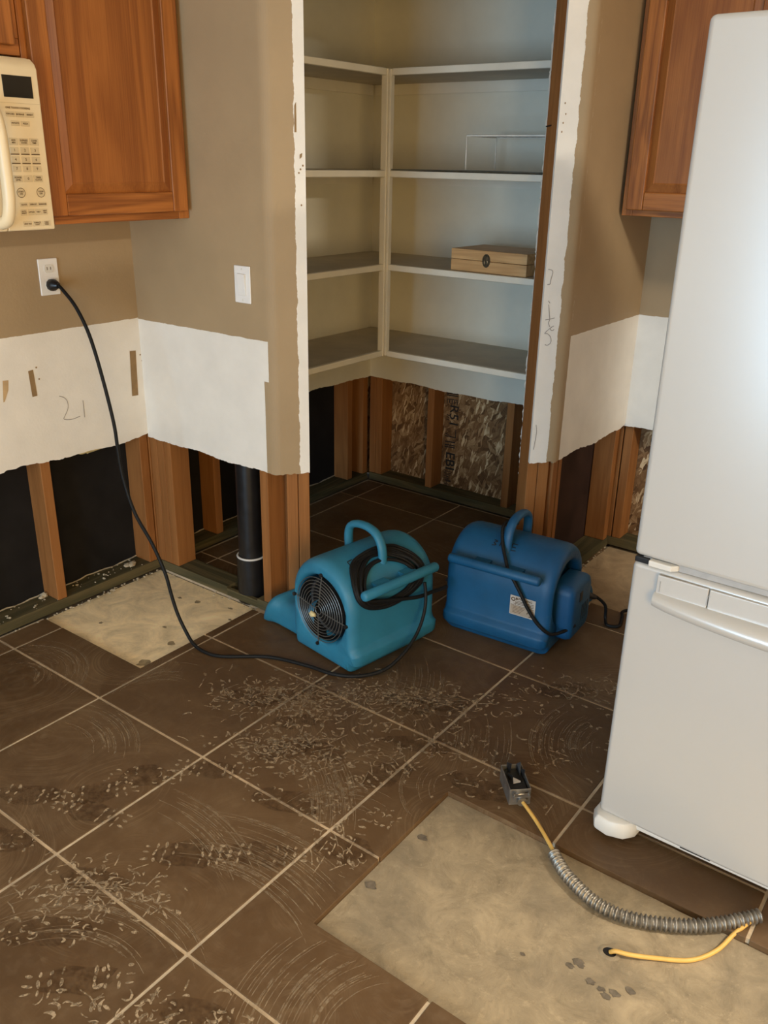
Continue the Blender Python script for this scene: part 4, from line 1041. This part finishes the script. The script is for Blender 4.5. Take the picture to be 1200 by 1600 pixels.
tk.tube([(xs-.0013, -.126+.008*cos(2*pi*k/16), .148+.008*sin(2*pi*k/16)) for k in range(13)], .0013, 4)
stuff(tk.build('sticker_print', m_ink, stk))
# foam scrap stuck in the grille of fan 1
mb = MB(); bmesh.ops.create_icosphere(mb.bm, subdivisions=2, radius=.011)
c0 = fan_mat(L1, A1) @ Vector((GC[0]+.020, Wf+.014, GC[1]-.020))
for v in mb.bm.verts: v.co = Vector((v.co.x*1.25, v.co.y*.7, v.co.z*.9))*(1+.25*sin(v.co.x*400)*cos(v.co.z*330)) + Vector((0, 0, 0))
fo = mb.build('foam_scrap', m_foam, None, smooth=60); fo.location = c0; tag(fo, 'small cream foam scrap caught on the wire intake grille', 'scrap')

# ------------------------------------------------------------------ junction box, conduit, yellow cable
jb = tag(empty('junction_box', (1.205, .405, .0005), rad(-47), local=True), 'grey metal junction box with torn open top on the tiles', 'junction box')
lx, ly, lz, th = .100, .056, .048, .0022
for nm, a, b in (('box_base', (-lx/2, -ly/2, 0), (lx/2, ly/2, th)), ('box_side', (-lx/2, -ly/2, th), (lx/2, -ly/2+th, lz)), ('box_side', (-lx/2, ly/2-th, th), (lx/2, ly/2, lz)), ('box_end', (lx/2-th, -ly/2+th, th), (lx/2, ly/2-th, lz)), ('box_end', (-lx/2, -ly/2+th, th), (-lx/2+th, ly/2-th, lz))):
    MB().box(a, b).build(nm, m_steel, jb, bevel=.0008)
MB().box((-lx/2+.006, -ly/2+.005, th), (lx/2-.006, ly/2-.005, lz-.012)).build('receptacle', m_blackp, jb, bevel=.003)
mb = MB()
for x, y, h, r in ((-.040, -.012, .030, .4), (-.030, .012, .034, -.5), (-.012, -.016, .016, .6), (-.020, .020, .022, .2)):
    mb = MB(); q = [Vector(p) for p in ((x-.012, y, lz-.012), (x+.012, y+.004, lz-.012), (x+.006+.010*r, y+.006, lz-.012+h), (x-.004, y-.002, lz-.012+h*.8))]
    mb.loft([q, [p+Vector((0, .0015, 0)) for p in q]]); mb.build('torn_flap', m_blackp, jb)
MB().prism([(-.004, -.006), (.016, -.010), (.012, .010)], lz-.010, lz-.005).build('broken_tab', m_sticker, jb)
mb = MB(); mb.tube([(lx/2-.001, 0, .026), (lx/2+.010, 0, .026), (lx/2+.011, 0, .026), (lx/2+.022, 0, .025)], [.017, .017, .013, .013], 18); clp = mb.build('cable_clamp', m_steel, jb, smooth=40)
for y in (-.019, .019): MB().tube([(lx/2+.012, y, .026), (lx/2+.012, y*1.01, .046)], .003, 8).build('clamp_screw', m_steel, clp)
MB().box((lx/2+.006, -.022, .036), (lx/2+.018, .022, .040)).build('clamp_strap', m_steel, clp)
mj = Matrix.Translation((1.205, .405, .0005)) @ Matrix.Rotation(rad(-47), 4, 'Z')
q0 = mj @ Vector((lx/2+.015, 0, .025))
yc = [tuple(q0), (1.275, .345, .020), (1.305, .330, .012), (1.345, .300, .010), (1.385, .268, .006), (1.40, .250, .005)]
tube_path = [(1.388, .264, .004), (1.412, .244, .003), (1.452, .218, .0015), (1.528, .190, .0005), (1.600, .194, .0005), (1.686, .234, .0005), (1.763, .290, .006), (1.835, .364, .0165)]
fx = spline(tube_path, 34); mb = MB()
rad_ = [.0128 + .0024*cos(i*2*pi/3.2) for i in range(len(fx))]
mb.tube(fx, rad_, 14, caps=False)
# corrugation pitch ~ 7 mm : resample evenly
def even(P, step):
    out = [P[0]]; acc = 0
    for a, b in zip(P, P[1:]):
        L = (b-a).length; t = step-acc
        while t <= L: out.append(a.lerp(b, t/L)); t += step
        acc = (acc+L) % step
    return out
mb = MB(); E = even(fx, .0016); mb.tube(E, [.0132+.0030*sin(i*2*pi/6.5) for i in range(len(E))], 14, caps=False)
tag(mb.build('flexible_conduit', m_flex, smooth=70), 'ribbed grey metal flexible conduit curving across the bare concrete', 'conduit')
mb = MB(); mb.tube(spline(yc, 6), .0048, 10)
tag(mb.build('electrical_cable', m_yel, smooth=60), 'short yellow cable running from junction box into the ribbed conduit', 'cable')
yc2 = [(1.825, .345, .014), (1.812, .322, .004), (1.800, .296, -.004), (1.783, .236, -.0085), (1.747, .178, -.0085), (1.681, .134, -.008), (1.640, .108, -.004), (1.615, .100, -.005), (1.604, .098, -.014)]
mb = MB(); mb.tube(spline(yc2, 7), .0048, 10)
tag(mb.build('electrical_cable', m_yel, smooth=60), 'yellow cable coming out of the drilled hole in the bare concrete', 'cable')

# ------------------------------------------------------------------ debris along the plates
mb = MB(); rr_ = random.Random(21)
def crumb(x, y, z, r):
    n0 = len(mb.bm.verts); bmesh.ops.create_icosphere(mb.bm, subdivisions=1, radius=r, matrix=Matrix.Translation((x, y, z+r*.5)) @ Matrix.Rotation(rr_.uniform(0, 6), 4, 'Z') @ Matrix.Diagonal((rr_.uniform(.7, 1.5), rr_.uniform(.6, 1.2), rr_.uniform(.4, .8), 1)))
for k in range(90): crumb(-.557+rr_.gauss(0, .006), rr_.uniform(-.3, .69), -.004, rr_.uniform(.0015, .006))
for k in range(26): crumb(rr_.uniform(-.55, .08), .695+rr_.gauss(0, .006), -.004, rr_.uniform(.0015, .006))
for k in range(60): crumb(rr_.uniform(-.655, -.575), rr_.uniform(-.2, .66), .038, rr_.uniform(.0015, .006))
for k in range(50): crumb(.752+rr_.gauss(0, .006), rr_.uniform(1.45, 2.05), -.004, rr_.uniform(.0015, .006))
for x, y, r in ((-.60, .60, .018), (-.61, .585, .014), (-.635, .235, .016), (-.63, .220, .012)): crumb(x, y, .038, r)
o = mb.build('plaster_debris', m_crumb, floor); o['kind'] = 'stuff'
# insulation tuft at the cut edge of the left wall
mb = MB(); bmesh.ops.create_icosphere(mb.bm, subdivisions=3, radius=1)
for v in mb.bm.verts:
    k = 1+.22*sin(v.co.x*9+v.co.y*7)*cos(v.co.z*8)
    v.co = Vector((-.600+.012*v.co.x*k, .475+.062*v.co.y*k, .560+.022*v.co.z*k))
mb.build('insulation_tuft', m_foam, wall_left, smooth=60)
